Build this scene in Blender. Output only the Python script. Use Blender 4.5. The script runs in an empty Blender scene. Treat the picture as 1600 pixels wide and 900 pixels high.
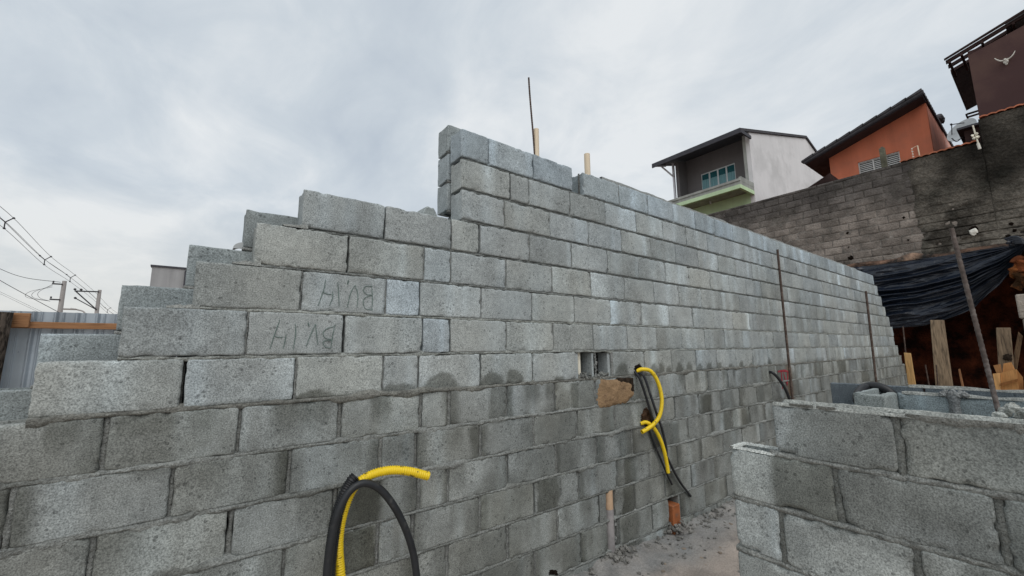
import bpy, math, random
import numpy as np
from mathutils import Matrix, Vector
R = math.radians
SC = bpy.context.scene
COL = SC.collection

# ------------------------------------------------------------------ camera
CAMP = np.array([0.44644, -2.09394, 0.0272])
YAW, PIT, ROLL, FPX = 0.6455, 0.1456, -0.00835, 640.58
fw = np.array([math.sin(YAW)*math.cos(PIT), math.cos(YAW)*math.cos(PIT), math.sin(PIT)])
r0 = np.array([math.cos(YAW), -math.sin(YAW), 0.0]); u0 = np.cross(r0, fw)
rt = r0*math.cos(ROLL)+u0*math.sin(ROLL); up = -r0*math.sin(ROLL)+u0*math.cos(ROLL)
cam = bpy.data.cameras.new('camera'); camo = bpy.data.objects.new('camera', cam); COL.objects.link(camo)
camo.matrix_world = Matrix(((rt[0], up[0], -fw[0], CAMP[0]), (rt[1], up[1], -fw[1], CAMP[1]), (rt[2], up[2], -fw[2], CAMP[2]), (0, 0, 0, 1)))
cam.sensor_width = 36; cam.lens = 36*FPX/1600; cam.clip_end = 3000; cam.clip_start = .02
SC.camera = camo

# ------------------------------------------------------------------ world, sun, exposure
SUN_EL, SUN_ROT = 50, 200      # degrees; rotation from +Y clockwise
w = bpy.data.worlds.new('World'); SC.world = w; w.use_nodes = True
nt = w.node_tree; nt.nodes.clear()
def wn(t, **k):
    n = nt.nodes.new(t)
    for a, b in k.items(): setattr(n, a, b)
    return n
L = nt.links.new
sky = wn('ShaderNodeTexSky', sky_type='NISHITA', sun_disc=False); sky.sun_elevation = R(SUN_EL); sky.sun_rotation = R(SUN_ROT)
sky.air_density = 1.2; sky.dust_density = 2.0
tc = wn('ShaderNodeTexCoord'); sep = wn('ShaderNodeSeparateXYZ'); L(tc.outputs['Generated'], sep.inputs[0])
def wm(op, a, b=None, c=None):
    n = wn('ShaderNodeMath', operation=op)
    for i, v in enumerate((a, b, c)):
        if v is None: continue
        if isinstance(v, (int, float)): n.inputs[i].default_value = v
        else: L(v, n.inputs[i])
    return n.outputs[0]
zc = wm('ADD', wm('MAXIMUM', sep.outputs[2], 0.0), 0.22)
px_ = wm('DIVIDE', sep.outputs[0], zc); py_ = wm('DIVIDE', sep.outputs[1], zc)
cmb = wn('ShaderNodeCombineXYZ'); L(px_, cmb.inputs[0]); L(py_, cmb.inputs[1])
def wnoise(scale, detail, rough, dist, off):
    m = wn('ShaderNodeMapping'); m.inputs['Location'].default_value = off; L(cmb.outputs[0], m.inputs[0])
    m.inputs['Scale'].default_value = (1, .75, 1)
    n = wn('ShaderNodeTexNoise'); n.inputs['Scale'].default_value = scale; n.inputs['Detail'].default_value = detail
    n.inputs['Roughness'].default_value = rough; n.inputs['Distortion'].default_value = dist
    L(m.outputs[0], n.inputs['Vector']); return n.outputs['Fac']
n1 = wnoise(.9, 6, .52, .5, (1.3, 4.7, 0)); n2 = wnoise(2.8, 8, .58, .5, (7.1, 4.2, 2))
mixn = wm('ADD', wm('MULTIPLY', n1, .6), wm('MULTIPLY', n2, .4))
cr = wn('ShaderNodeValToRGB'); L(mixn, cr.inputs[0])
e = cr.color_ramp.elements; e[0].position = .37; e[0].color = (.52, .585, .66, 1); e[1].position = .60; e[1].color = (.83, .86, .88, 1)
m_ = e.new(.48); m_.color = (.635, .695, .75, 1)
# low warm band close to the horizon
hz = wn('ShaderNodeMapRange'); L(sep.outputs[2], hz.inputs[0]); hz.inputs[1].default_value = 0.0; hz.inputs[2].default_value = .30
hz.inputs[3].default_value = .55; hz.inputs[4].default_value = 0
mh = wn('ShaderNodeMixRGB'); L(hz.outputs[0], mh.inputs[0]); L(cr.outputs[0], mh.inputs[1]); mh.inputs[2].default_value = (.80, .76, .68, 1)
b1 = wn('ShaderNodeBackground'); L(sky.outputs[0], b1.inputs[0]); b1.inputs[1].default_value = .10
b2 = wn('ShaderNodeBackground'); L(mh.outputs[0], b2.inputs[0]); b2.inputs[1].default_value = 1.0
ms = wn('ShaderNodeMixShader'); ms.inputs[0].default_value = .93; L(b1.outputs[0], ms.inputs[1]); L(b2.outputs[0], ms.inputs[2])
ow = wn('ShaderNodeOutputWorld'); L(ms.outputs[0], ow.inputs[0])
sl = bpy.data.lights.new('sun', 'SUN'); sl.energy = 1.4; sl.angle = R(50); sl.color = (1, .97, .93)
so = bpy.data.objects.new('sun', sl); COL.objects.link(so)
sd = Vector((math.sin(R(SUN_ROT))*math.cos(R(SUN_EL)), math.cos(R(SUN_ROT))*math.cos(R(SUN_EL)), math.sin(R(SUN_EL))))
so.rotation_euler = sd.to_track_quat('Z', 'Y').to_euler()
SC.view_settings.view_transform = 'Standard'; SC.view_settings.look = 'None'; SC.view_settings.gamma = 1
SC.view_settings.exposure = 0.0

# ------------------------------------------------------------------ helpers
def ray(px, py): return fw + (px-800)/FPX*rt - (py-450)/FPX*up
def at(px, py, ax, val):
    "point where the sight line of a photo pixel meets the plane axis=val"
    d = ray(px, py); return CAMP + (val-CAMP[ax])/d[ax]*d

def hsh(ix, iy, s):
    h = (ix.astype(np.int64)*374761393 + iy.astype(np.int64)*668265263 + int(s)*1442695041) & 0xffffffff
    h = ((h ^ (h >> 13))*1274126177) & 0xffffffff
    return ((h ^ (h >> 16)) & 0xffffff)/float(0xffffff)
def vn(x, y, s=0):
    x = np.asarray(x, float); y = np.asarray(y, float); x, y = np.broadcast_arrays(x, y)
    ix = np.floor(x); iy = np.floor(y); fx = x-ix; fy = y-iy
    fx = fx*fx*(3-2*fx); fy = fy*fy*(3-2*fy)
    a = hsh(ix, iy, s); b = hsh(ix+1, iy, s); c = hsh(ix, iy+1, s); d = hsh(ix+1, iy+1, s)
    return (a*(1-fx)+b*fx)*(1-fy)+(c*(1-fx)+d*fx)*fy
def fbm(x, y, s=0, o=3):
    t = 0; a = .5; n = 0
    for i in range(o):
        t = t + a*vn(np.asarray(x)*2**i, np.asarray(y)*2**i, s+i*17); n += a; a *= .5
    return t/n
def sst(a, b, x):
    t = np.clip((x-a)/(b-a), 0, 1); return t*t*(3-2*t)

class MB:
    def __init__(s): s.v = []; s.c = []; s.f = []; s.n = 0; s.sm = []
    def add(s, P, F, col=None, smooth=False):
        P = np.asarray(P, float).reshape(-1, 3)
        if col is None: col = np.tile([1., 1, 1, 0], (len(P), 1))
        col = np.asarray(col, float)
        if col.ndim == 1: col = np.tile(col, (len(P), 1))
        s.v.append(P); s.c.append(col.reshape(-1, 4))
        for q in F: s.f.append([i+s.n for i in q])
        s.sm += [smooth]*len(F); s.n += len(P)
    def grid(s, P, col=None, smooth=True, closed=False):
        n, m = P.shape[:2]
        F = []
        for i in range(n-1):
            for j in range(m-1): F.append((i*m+j, (i+1)*m+j, (i+1)*m+j+1, i*m+j+1))
            if closed: F.append((i*m+m-1, (i+1)*m+m-1, (i+1)*m, i*m))
        s.add(P.reshape(-1, 3), F, None if col is None else (col if np.ndim(col) == 1 else col.reshape(-1, 4)), smooth)
    def box(s, a, b, col=None, bev=0, T=None):
        a = np.minimum(a, b).astype(float) if T is None else np.array(a, float); b = np.array(b, float) if T is not None else np.maximum(a, b)
        x0, y0, z0 = a; x1, y1, z1 = b
        if bev <= 0:
            P = np.array([(x0, y0, z0), (x1, y0, z0), (x1, y1, z0), (x0, y1, z0), (x0, y0, z1), (x1, y0, z1), (x1, y1, z1), (x0, y1, z1)])
            F = [(0, 3, 2, 1), (4, 5, 6, 7), (0, 1, 5, 4), (1, 2, 6, 5), (2, 3, 7, 6), (3, 0, 4, 7)]
        else:
            P = []; F = []; idx = {}
            cs = [(x0, x1), (y0, y1), (z0, z1)]
            for k in range(8):
                sg = [(k >> i) & 1 for i in range(3)]
                for ax in range(3):
                    p = [cs[i][sg[i]] + (0 if i == ax else (bev if sg[i] == 0 else -bev)) for i in range(3)]
                    idx[(k, ax)] = len(P); P.append(p)
            def cc(x, y, z): return x+2*y+4*z
            for ax in range(3):
                o = [i for i in range(3) if i != ax]
                for sgn in (0, 1):
                    ks = []
                    for (p, q) in ((0, 0), (1, 0), (1, 1), (0, 1)):
                        sg = [0, 0, 0]; sg[ax] = sgn; sg[o[0]] = p; sg[o[1]] = q; ks.append(idx[(cc(*sg), ax)])
                    F.append(ks)
                # edges parallel to ax
                for (p, q) in ((0, 0), (1, 0), (1, 1), (0, 1)):
                    sa = [0, 0, 0]; sa[o[0]] = p; sa[o[1]] = q; sb = list(sa); sb[ax] = 1
                    F.append([idx[(cc(*sa), o[0])], idx[(cc(*sa), o[1])], idx[(cc(*sb), o[1])], idx[(cc(*sb), o[0])]])
            for k in range(8): F.append([idx[(k, 0)], idx[(k, 1)], idx[(k, 2)]])
            P = np.array(P)
        if T is not None: P = T(P)
        s.add(P, F, col)
    def tube(s, pts, r, seg=10, col=None, caps=True, rad=None, open_end=False):
        pts = np.asarray(pts, float); n = len(pts)
        t = np.gradient(pts, axis=0); t /= np.linalg.norm(t, axis=1)[:, None]+1e-12
        ref = np.array([0, 0, 1.]) if abs(t[0][2]) < .9 else np.array([1., 0, 0])
        a = np.cross(t[0], ref); a /= np.linalg.norm(a); P = []
        for i in range(n):
            a = a - t[i]*(a@t[i]); a /= np.linalg.norm(a)+1e-12; b = np.cross(t[i], a)
            ri = r if rad is None else rad[i]
            th = np.arange(seg)*2*math.pi/seg
            P.append(pts[i]+ri*(np.cos(th)[:, None]*a+np.sin(th)[:, None]*b))
        P = np.array(P); s.grid(P, col, True, closed=True)
        if caps:
            for k, i in ((0, 0), (1, n-1)):
                if open_end:
                    c = P[i].mean(0); inn = c+(P[i]-c)*.82; dd = (t[i] if k == 0 else -t[i])*r*1.5
                    G = np.array([P[i], inn, inn+dd]); s.grid(G, col, False, closed=True)
                    s.add(inn+dd, [tuple(range(seg))], (.1, .1, .1, 0))
                else: s.add(P[i], [tuple(range(seg))], col)
    def build(s, name, mat, parent=None):
        me = bpy.data.meshes.new(name)
        V = np.concatenate(s.v); C = np.concatenate(s.c)
        me.from_pydata(V.tolist(), [], s.f)
        at_ = me.color_attributes.new('tint', 'FLOAT_COLOR', 'POINT'); at_.data.foreach_set('color', C.astype(np.float32).ravel())
        me.polygons.foreach_set('use_smooth', s.sm); me.update()
        me.materials.append(mat)
        o = bpy.data.objects.new(name, me); COL.objects.link(o)
        if parent is not None:
            o.parent = parent
            o.matrix_parent_inverse = Matrix.Translation(parent.location).inverted()
        return o
def tag(o, label=None, cat=None, group=None, kind=None):
    if label: o['label'] = label
    if cat: o['category'] = cat
    if group: o['group'] = group
    if kind: o['kind'] = kind
    return o
def empty(name, loc, label, cat, group=None, kind=None):
    o = bpy.data.objects.new(name, None); COL.objects.link(o); o.location = loc; o.empty_display_size = .1
    return tag(o, label, cat, group, kind)
def spline(pts, n=60):
    pts = np.asarray(pts, float); d = np.r_[0, np.cumsum(np.linalg.norm(np.diff(pts, axis=0), axis=1))]
    P = np.vstack([2*pts[0]-pts[1], pts, 2*pts[-1]-pts[-2]]); out = []
    for t in np.linspace(0, d[-1], n):
        i = min(max(np.searchsorted(d, t, 'right')-1, 0), len(pts)-2); u = (t-d[i])/(d[i+1]-d[i])
        a, b, c, e_ = P[i], P[i+1], P[i+2], P[i+3]
        out.append(.5*((2*b)+(-a+c)*u+(2*a-5*b+4*c-e_)*u*u+(-a+3*b-3*c+e_)*u**3))
    return np.array(out)

# ------------------------------------------------------------------ materials
def mat(name, base, rough=.85, var=.15, scale=8, bump=.2, bscale=120, spec=.3, dark=None, attr=False, speck=0, metal=0, stretch=None, bdist=.004, wetattr=False, sscale=260, streak=0, pits=False):
    m = bpy.data.materials.new(name); m.use_nodes = True; t = m.node_tree; N = t.nodes; K = t.links.new
    p = N['Principled BSDF']; p.inputs['Roughness'].default_value = rough; p.inputs['Specular IOR Level'].default_value = spec; p.inputs['Metallic'].default_value = metal
    tc = N.new('ShaderNodeTexCoord'); mp = N.new('ShaderNodeMapping'); K(tc.outputs['Object'], mp.inputs[0])
    if stretch: mp.inputs['Scale'].default_value = stretch
    def noise(s, d=5, r=.55, src=None):
        n = N.new('ShaderNodeTexNoise'); n.inputs['Scale'].default_value = s; n.inputs['Detail'].default_value = d; n.inputs['Roughness'].default_value = r
        K((src or mp).outputs[0], n.inputs['Vector']); return n.outputs['Fac']
    def rng(v, a, b, c, d):
        n = N.new('ShaderNodeMapRange'); K(v, n.inputs[0])
        for i, q in enumerate((a, b, c, d)): n.inputs[i+1].default_value = q
        return n.outputs[0]
    def mul(c1, fac):
        n = N.new('ShaderNodeVectorMath'); n.operation = 'SCALE'; K(c1, n.inputs[0]); K(fac, n.inputs['Scale']); return n.outputs[0]
    c = N.new('ShaderNodeMixRGB'); c.inputs[1].default_value = (*[q*(1-var) for q in base], 1); c.inputs[2].default_value = (*[min(1, q*(1+var)) for q in base], 1)
    K(rng(noise(scale), .3, .7, 0, 1), c.inputs[0]); out = c.outputs[0]
    if dark:
        d = N.new('ShaderNodeMixRGB'); d.inputs[2].default_value = (*dark[0], 1); K(out, d.inputs[1])
        K(rng(noise(dark[1], 6, .6), dark[2], dark[3], 0, dark[4] if len(dark) > 4 else 1), d.inputs[0]); out = d.outputs[0]
    if streak:
        ms_ = N.new('ShaderNodeMapping'); K(tc.outputs['Object'], ms_.inputs[0]); ms_.inputs['Scale'].default_value = (1, 1, .08)
        out = mul(out, rng(noise(3, 5, .6, ms_), .35, .65, 1-streak, 1+streak*.4))
    if speck:
        out = mul(out, rng(noise(sscale, 2, .7), .32, .68, 1-speck, 1+speck))
        vv = N.new('ShaderNodeTexVoronoi'); vv.inputs['Scale'].default_value = sscale*.45; K(mp.outputs[0], vv.inputs['Vector'])
        out = mul(out, rng(vv.outputs['Distance'], .0, .3, 1-speck*.9, 1))
    pit = None
    if pits:      # scattered larger pores and pale aggregate spots in the block faces
        v2 = N.new('ShaderNodeTexVoronoi'); v2.inputs['Scale'].default_value = 42; K(mp.outputs[0], v2.inputs['Vector'])
        th = N.new('ShaderNodeMath'); th.operation = 'MULTIPLY'; K(rng(noise(9, 3, .6), .42, .62, 0, .30), th.inputs[0]); th.inputs[1].default_value = 1
        ls = N.new('ShaderNodeMath'); ls.operation = 'LESS_THAN'; K(v2.outputs['Distance'], ls.inputs[0]); K(th.outputs[0], ls.inputs[1]); pit = ls.outputs[0]
        out = mul(out, rng(pit, 0, 1, 1, .62))
        out = mul(out, rng(noise(38, 3, .6), .35, .65, .90, 1.10))
        out = mul(out, rng(noise(2.2, 5, .65), .58, .68, 1, 1.06))
    if attr:
        a = N.new('ShaderNodeVertexColor'); a.layer_name = 'tint'
        mm = N.new('ShaderNodeMixRGB'); mm.blend_type = 'MULTIPLY'; mm.inputs[0].default_value = 1; K(out, mm.inputs[1]); K(a.outputs['Color'], mm.inputs[2]); out = mm.outputs[0]
        if wetattr:
            wet = N.new('ShaderNodeMixRGB'); wet.blend_type = 'MULTIPLY'; K(out, wet.inputs[1]); wet.inputs[2].default_value = (.36, .355, .325, 1); K(a.outputs['Alpha'], wet.inputs[0]); out = wet.outputs[0]
            K(rng(a.outputs['Alpha'], 0, 1, rough, rough-.22), p.inputs['Roughness'])
    K(out, p.inputs['Base Color'])
    if bump:
        b = N.new('ShaderNodeBump'); b.inputs['Strength'].default_value = bump; b.inputs['Distance'].default_value = bdist
        ad = N.new('ShaderNodeMath'); ad.operation = 'ADD'; K(noise(bscale, 4, .65), ad.inputs[0]); K(noise(bscale*.2, 3, .5), ad.inputs[1])
        if pit is not None:
            sb = N.new('ShaderNodeMath'); sb.operation = 'SUBTRACT'; K(ad.outputs[0], sb.inputs[0]); K(pit, sb.inputs[1]); K(sb.outputs[0], b.inputs['Height'])
        else: K(ad.outputs[0], b.inputs['Height']); K(b.outputs[0], p.inputs['Normal'])
    return m
M = dict(
 block=mat('concrete_block', (.316, .338, .330), .93, .13, 7, 1.0, 150, .15, attr=True, wetattr=True, speck=.44, bdist=.008, sscale=200, pits=True),
 mortar=mat('mortar', (.285, .295, .285), .95, .25, 18, 1.0, 90, .15, attr=True, wetattr=True, speck=.35, bdist=.014, sscale=150),
 oldblock=mat('old_block', (.235, .212, .19), .95, .35, 2.2, 1.0, 22, .1, attr=True, speck=.16, bdist=.035, sscale=30, dark=((.10, .092, .08), 3.2, .46, .7, .7)),
 oldplaster=mat('old_plaster', (.105, .098, .088), .95, .35, 2.2, 1.0, 14, .1, attr=True, dark=((.045, .045, .04), 1.6, .48, .66, .8), bdist=.06, speck=.3, sscale=24),
 soil=mat('red_soil', (.12, .04, .018), .95, .5, 3, 1.0, 12, .1, attr=True, dark=((.02, .010, .006), 2.5, .42, .6), bdist=.06),
 clay=mat('clay_patch', (.30, .20, .115), .95, .25, 14, 1.0, 70, .15, attr=True, dark=((.16, .10, .065), 40, .55, .68, .7), bdist=.01),
 ground=mat('site_ground', (.46, .395, .345), .95, .2, 2.6, .9, 60, .12, attr=True, dark=((.28, .25, .225), 5, .5, .68, .8), bdist=.012, speck=.15, sscale=90),
 rubble=mat('mortar_rubble', (.22, .215, .20), .95, .3, 30, 1, 80, .1, bdist=.01, attr=True),
 yellow=mat('yellow_plastic', (.85, .60, .012), .42, .06, 6, .0, 60, .5, dark=((.10, .06, .01), 30, .60, .66, .95), attr=True),
 black=mat('black_plastic', (.014, .015, .017), .45, .2, 9, .05, 90, .4, attr=True),
 rubber=mat('black_cable', (.020, .022, .025), .5, .25, 12, .05, 90, .4, dark=((.09, .09, .085), 14, .58, .72, .6), attr=True),
 pvc=mat('beige_pvc', (.72, .60, .44), .5, .06, 4, .03, 40, .4, attr=True, dark=((.42, .34, .25), 9, .6, .8, .6)),
 pvcin=mat('cream_pvc', (.76, .72, .60), .5, .08, 9, .03, 40, .4, attr=True, dark=((.3, .27, .2), 15, .55, .7, .7)),
 rebar=mat('rusty_rebar', (.075, .052, .042), .8, .35, 40, .5, 300, .3, dark=((.17, .13, .11), 25, .52, .66, .8), attr=True),
 terra=mat('terracotta', (.36, .125, .05), .9, .2, 12, .6, 80, .2, dark=((.2, .13, .09), 16, .55, .7, .8), attr=True, bdist=.008),
 paint=mat('green_pencil', (.13, .18, .165), .9, .3, 60, 0, attr=True),
 red=mat('red_paint', (.30, .035, .05), .9, .4, 60, 0, attr=True),
 wood=mat('weathered_wood', (.17, .13, .095), .9, .3, 6, .5, 60, .15, stretch=(6, 6, .7), attr=True, dark=((.05, .04, .032), 5, .5, .66, .9)),
 newwood=mat('fresh_wood', (.50, .27, .12), .8, .2, 5, .4, 60, .2, stretch=(7, 7, .7), attr=True, dark=((.22, .10, .045), 8, .58, .72, .8)),
 railwood=mat('rail_wood', (.30, .155, .075), .8, .25, 5, .4, 60, .2, stretch=(.7, 7, 9), attr=True, dark=((.12, .055, .028), 9, .58, .72, .9)),
 bark=mat('rough_post_wood', (.14, .115, .095), .95, .45, 12, 1.0, 40, .1, stretch=(4, 4, 1), attr=True, dark=((.03, .026, .022), 9, .45, .6), bdist=.03),
 galv=mat('galvanised_sheet', (.38, .43, .475), .5, .1, 3, .05, 30, .5, metal=.35, attr=True, streak=.25, dark=((.10, .10, .10), 22, .66, .72, .7)),
 tarp=mat('black_tarpaulin', (.007, .011, .020), .26, .3, 3, .25, 30, .5, attr=True, bdist=.02, dark=((.05, .055, .065), 9, .6, .75, .5)),
 white=mat('white_wall_paint', (.74, .73, .73), .9, .05, .5, .05, 30, .1, attr=True, streak=.03, dark=((.55, .545, .54), .7, .47, .66, .7)),
 grey=mat('grey_wall_paint', (.185, .175, .178), .9, .08, 1.2, .1, 30, .1, attr=True, streak=.05),
 green=mat('green_wall_paint', (.56, .72, .46), .9, .08, 1.6, .1, 30, .1, attr=True, streak=.08),
 slab=mat('balcony_concrete', (.36, .37, .345), .9, .15, 3, .2, 30, .1, attr=True, streak=.2),
 orange=mat('orange_wall_paint', (.66, .21, .12), .9, .10, 1.0, .15, 30, .1, attr=True, streak=.1, dark=((.46, .17, .11), 1.0, .48, .7, .8)),
 maroon=mat('maroon_wall_paint', (.082, .048, .047), .9, .12, .8, .15, 30, .1, attr=True, dark=((.12, .075, .062), .8, .5, .7, .7)),
 roof=mat('dark_roof_tile', (.075, .072, .078), .85, .3, 5, .5, 30, .2, attr=True, bdist=.02),
 fascia=mat('dark_fascia', (.055, .055, .065), .7, .2, 4, .1, 30, .3, attr=True),
 brace=mat('white_metal', (.62, .62, .66), .5, .08, 4, 0, attr=True),
 glass=mat('window_glass', (.03, .12, .14), .08, .2, 3, 0, spec=.8, attr=True),
 curtain=mat('teal_curtain', (.20, .38, .42), .7, .2, 3, .1, 30, .3, attr=True, stretch=(1, 14, .6)),
 alu=mat('window_frame_metal', (.62, .66, .68), .4, .08, 4, 0, spec=.5, attr=True),
 shutter=mat('shutter_slat', (.66, .66, .64), .6, .08, 4, 0, attr=True),
 coping=mat('red_tile_coping', (.36, .13, .075), .9, .3, 5, .4, 30, .15, attr=True, bdist=.02),
 concrete=mat('pole_concrete', (.36, .34, .33), .9, .12, 2, .2, 20, .15, attr=True, streak=.1),
 wire=mat('line_wire', (.035, .035, .04), .6, .1, 3, 0, attr=True),
 dish=mat('dish_metal', (.42, .44, .445), .5, .1, 4, .05, 30, .4, attr=True),
 bone=mat('bone_white', (.66, .64, .58), .7, .1, 10, .2, 60, .2, attr=True),
 hut=mat('dark_stained_wall', (.045, .028, .026), .95, .4, 3, .4, 20, .1, attr=True),
 burnt_shade=mat('burnt_debris_and_hole_shade', (.035, .025, .018), .95, .5, 30, 1, 60, .1, attr=True, bdist=.01),
 plaster=mat('stained_grey_plaster', (.34, .34, .345), .9, .12, .9, .15, 30, .1, attr=True, streak=.2),
)

# ------------------------------------------------------------------ ground
def gz(x, y):
    "height of the building site floor"
    near = fbm(x*2.2, y*2.2, 5, 4)-.5
    return -1.46 + near*.05
mb = MB()
xs = np.concatenate([[-600, -200, -60, -20, -8, -4], np.arange(-2, 1.5, .25), np.arange(1.5, 6.5, .035), np.arange(6.5, 18, .4), [20, 30, 60, 200, 900]])
ys = np.concatenate([[-600, -200, -60, -20, -8, -5], np.arange(-4, -2, .25), np.arange(-2, .1, .03), np.arange(.1, 8, .5), [10, 20, 40, 80, 200, 900]])
GX, GY = np.meshgrid(xs, ys, indexing='ij')
GZ = gz(GX, GY)
nearm = (GX > 1.4) & (GX < 6.6) & (GY > -2) & (GY < .1)
fil = np.clip(1-(-GY)/.22, 0, 1)*nearm
fil2 = fil*(.35+fbm(GX*5, GY*5, 8, 3))
GZ = GZ+nearm*((fbm(GX*14, GY*14, 9, 3)-.5)*.022 + fil2*.07*sst(.3, .6, fbm(GX*2, GY*2, 3)) + fil*(fbm(GX*30, GY*30, 11, 2)-.5)*.05)
GZ = np.where((GY > 7) & (GX < 14), GZ-.015*(GY-7), GZ)
spill = np.clip(1-(-GY-.02)/(.28+.3*fbm(GX*3, GY*3, 21)), 0, 1)*nearm
spill = sst(.0, .6, spill)*(.55+.45*fbm(GX*9, GY*9, 31))
tint = np.stack([1-.45*spill, 1-.34*spill, 1-.25*spill, 0*spill], -1)
mb.grid(np.stack([GX, GY, GZ], -1), tint)
tag(mb.build('ground', M['ground']), kind='structure')

# ------------------------------------------------------------------ block masonry
WET = [  # (x0,x1,z0,z1,strength) damp patches on the front wall
 (2.2, 2.4, -.995, -.80, .9), (2.2, 2.42, -.79, -.62, .55), (1.02, 1.215, -.795, -.605, 1.), (1.02, 1.21, -1.0, -.81, 1.1), (2.2, 2.55, -.595, -.42, .35),
 (3.02, 3.22, -.79, -.61, .8), (3.05, 3.22, -1.0, -.81, 1.), (3.03, 3.2, -1.2, -1.01, 1.), (3.0, 3.22, -1.46, -1.21, .7), (3.66, 3.83, -.99, -.62, .8), (3.6, 3.82, -1.2, -1.0, .9),
 (1.86, 2.0, -.395, -.21, .7), (1.73, 1.84, -.595, -.42, .7), (2.52, 2.62, -.395, -.22, .9), (2.62, 3.1, -.40, -.2, .45), (2.83, 3.02, -.6, -.42, .7),
 (3.1, 3.3, -.42, -.2, .9), (3.36, 3.46, -.40, -.2, .6), (3.0, 3.2, -.62, -.4, .5), (3.42, 3.62, -.6, -.42, .5), (3.45, 3.7, -.79, -.61, .8), (3.85, 4.0, -.6, -.42, .4),
 (4.2, 4.42, -.6, -.42, .95), (4.62, 4.83, -.8, -.62, .9), (5.0, 5.2, -.8, -.62, .8), (4.42, 4.6, -.4, -.22, .3), (5.42, 5.6, -.6, -.4, .7), (6.3, 6.6, -.6, -.3, .7),
 (7.2, 7.5, -.4, -.2, .8), (8.2, 8.6, -.4, -.2, .9), (9.4, 9.8, -.6, -.3, .7), (-.1, .2, -.4, -.22, .35), (-.3, .0, -.62, -.42, .5), (0.22, .60, -.4, -.22, .25), (1.5, 1.7, -1.2, -1.0, .4), (2.4, 2.58, -1.4, -1.2, .6)]
DOME = [(.89, .09, .05), (1.53, .11, .10), (1.30, .10, .06), (1.88, .09, .085), (2.04, .08, .10), (2.42, .05, .04), (3.10, .08, .11), (3.32, .05, .07), (3.52, .06, .09), (3.62, .05, .10), (3.74, .05, .06), (3.9, .06, .09),
        (4.06, .05, .10), (4.25, .06, .07), (4.42, .06, .08), (4.62, .05, .09), (4.86, .05, .05), (5.1, .06, .07), (5.33, .06, .05), (5.8, .06, .08)]
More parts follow.
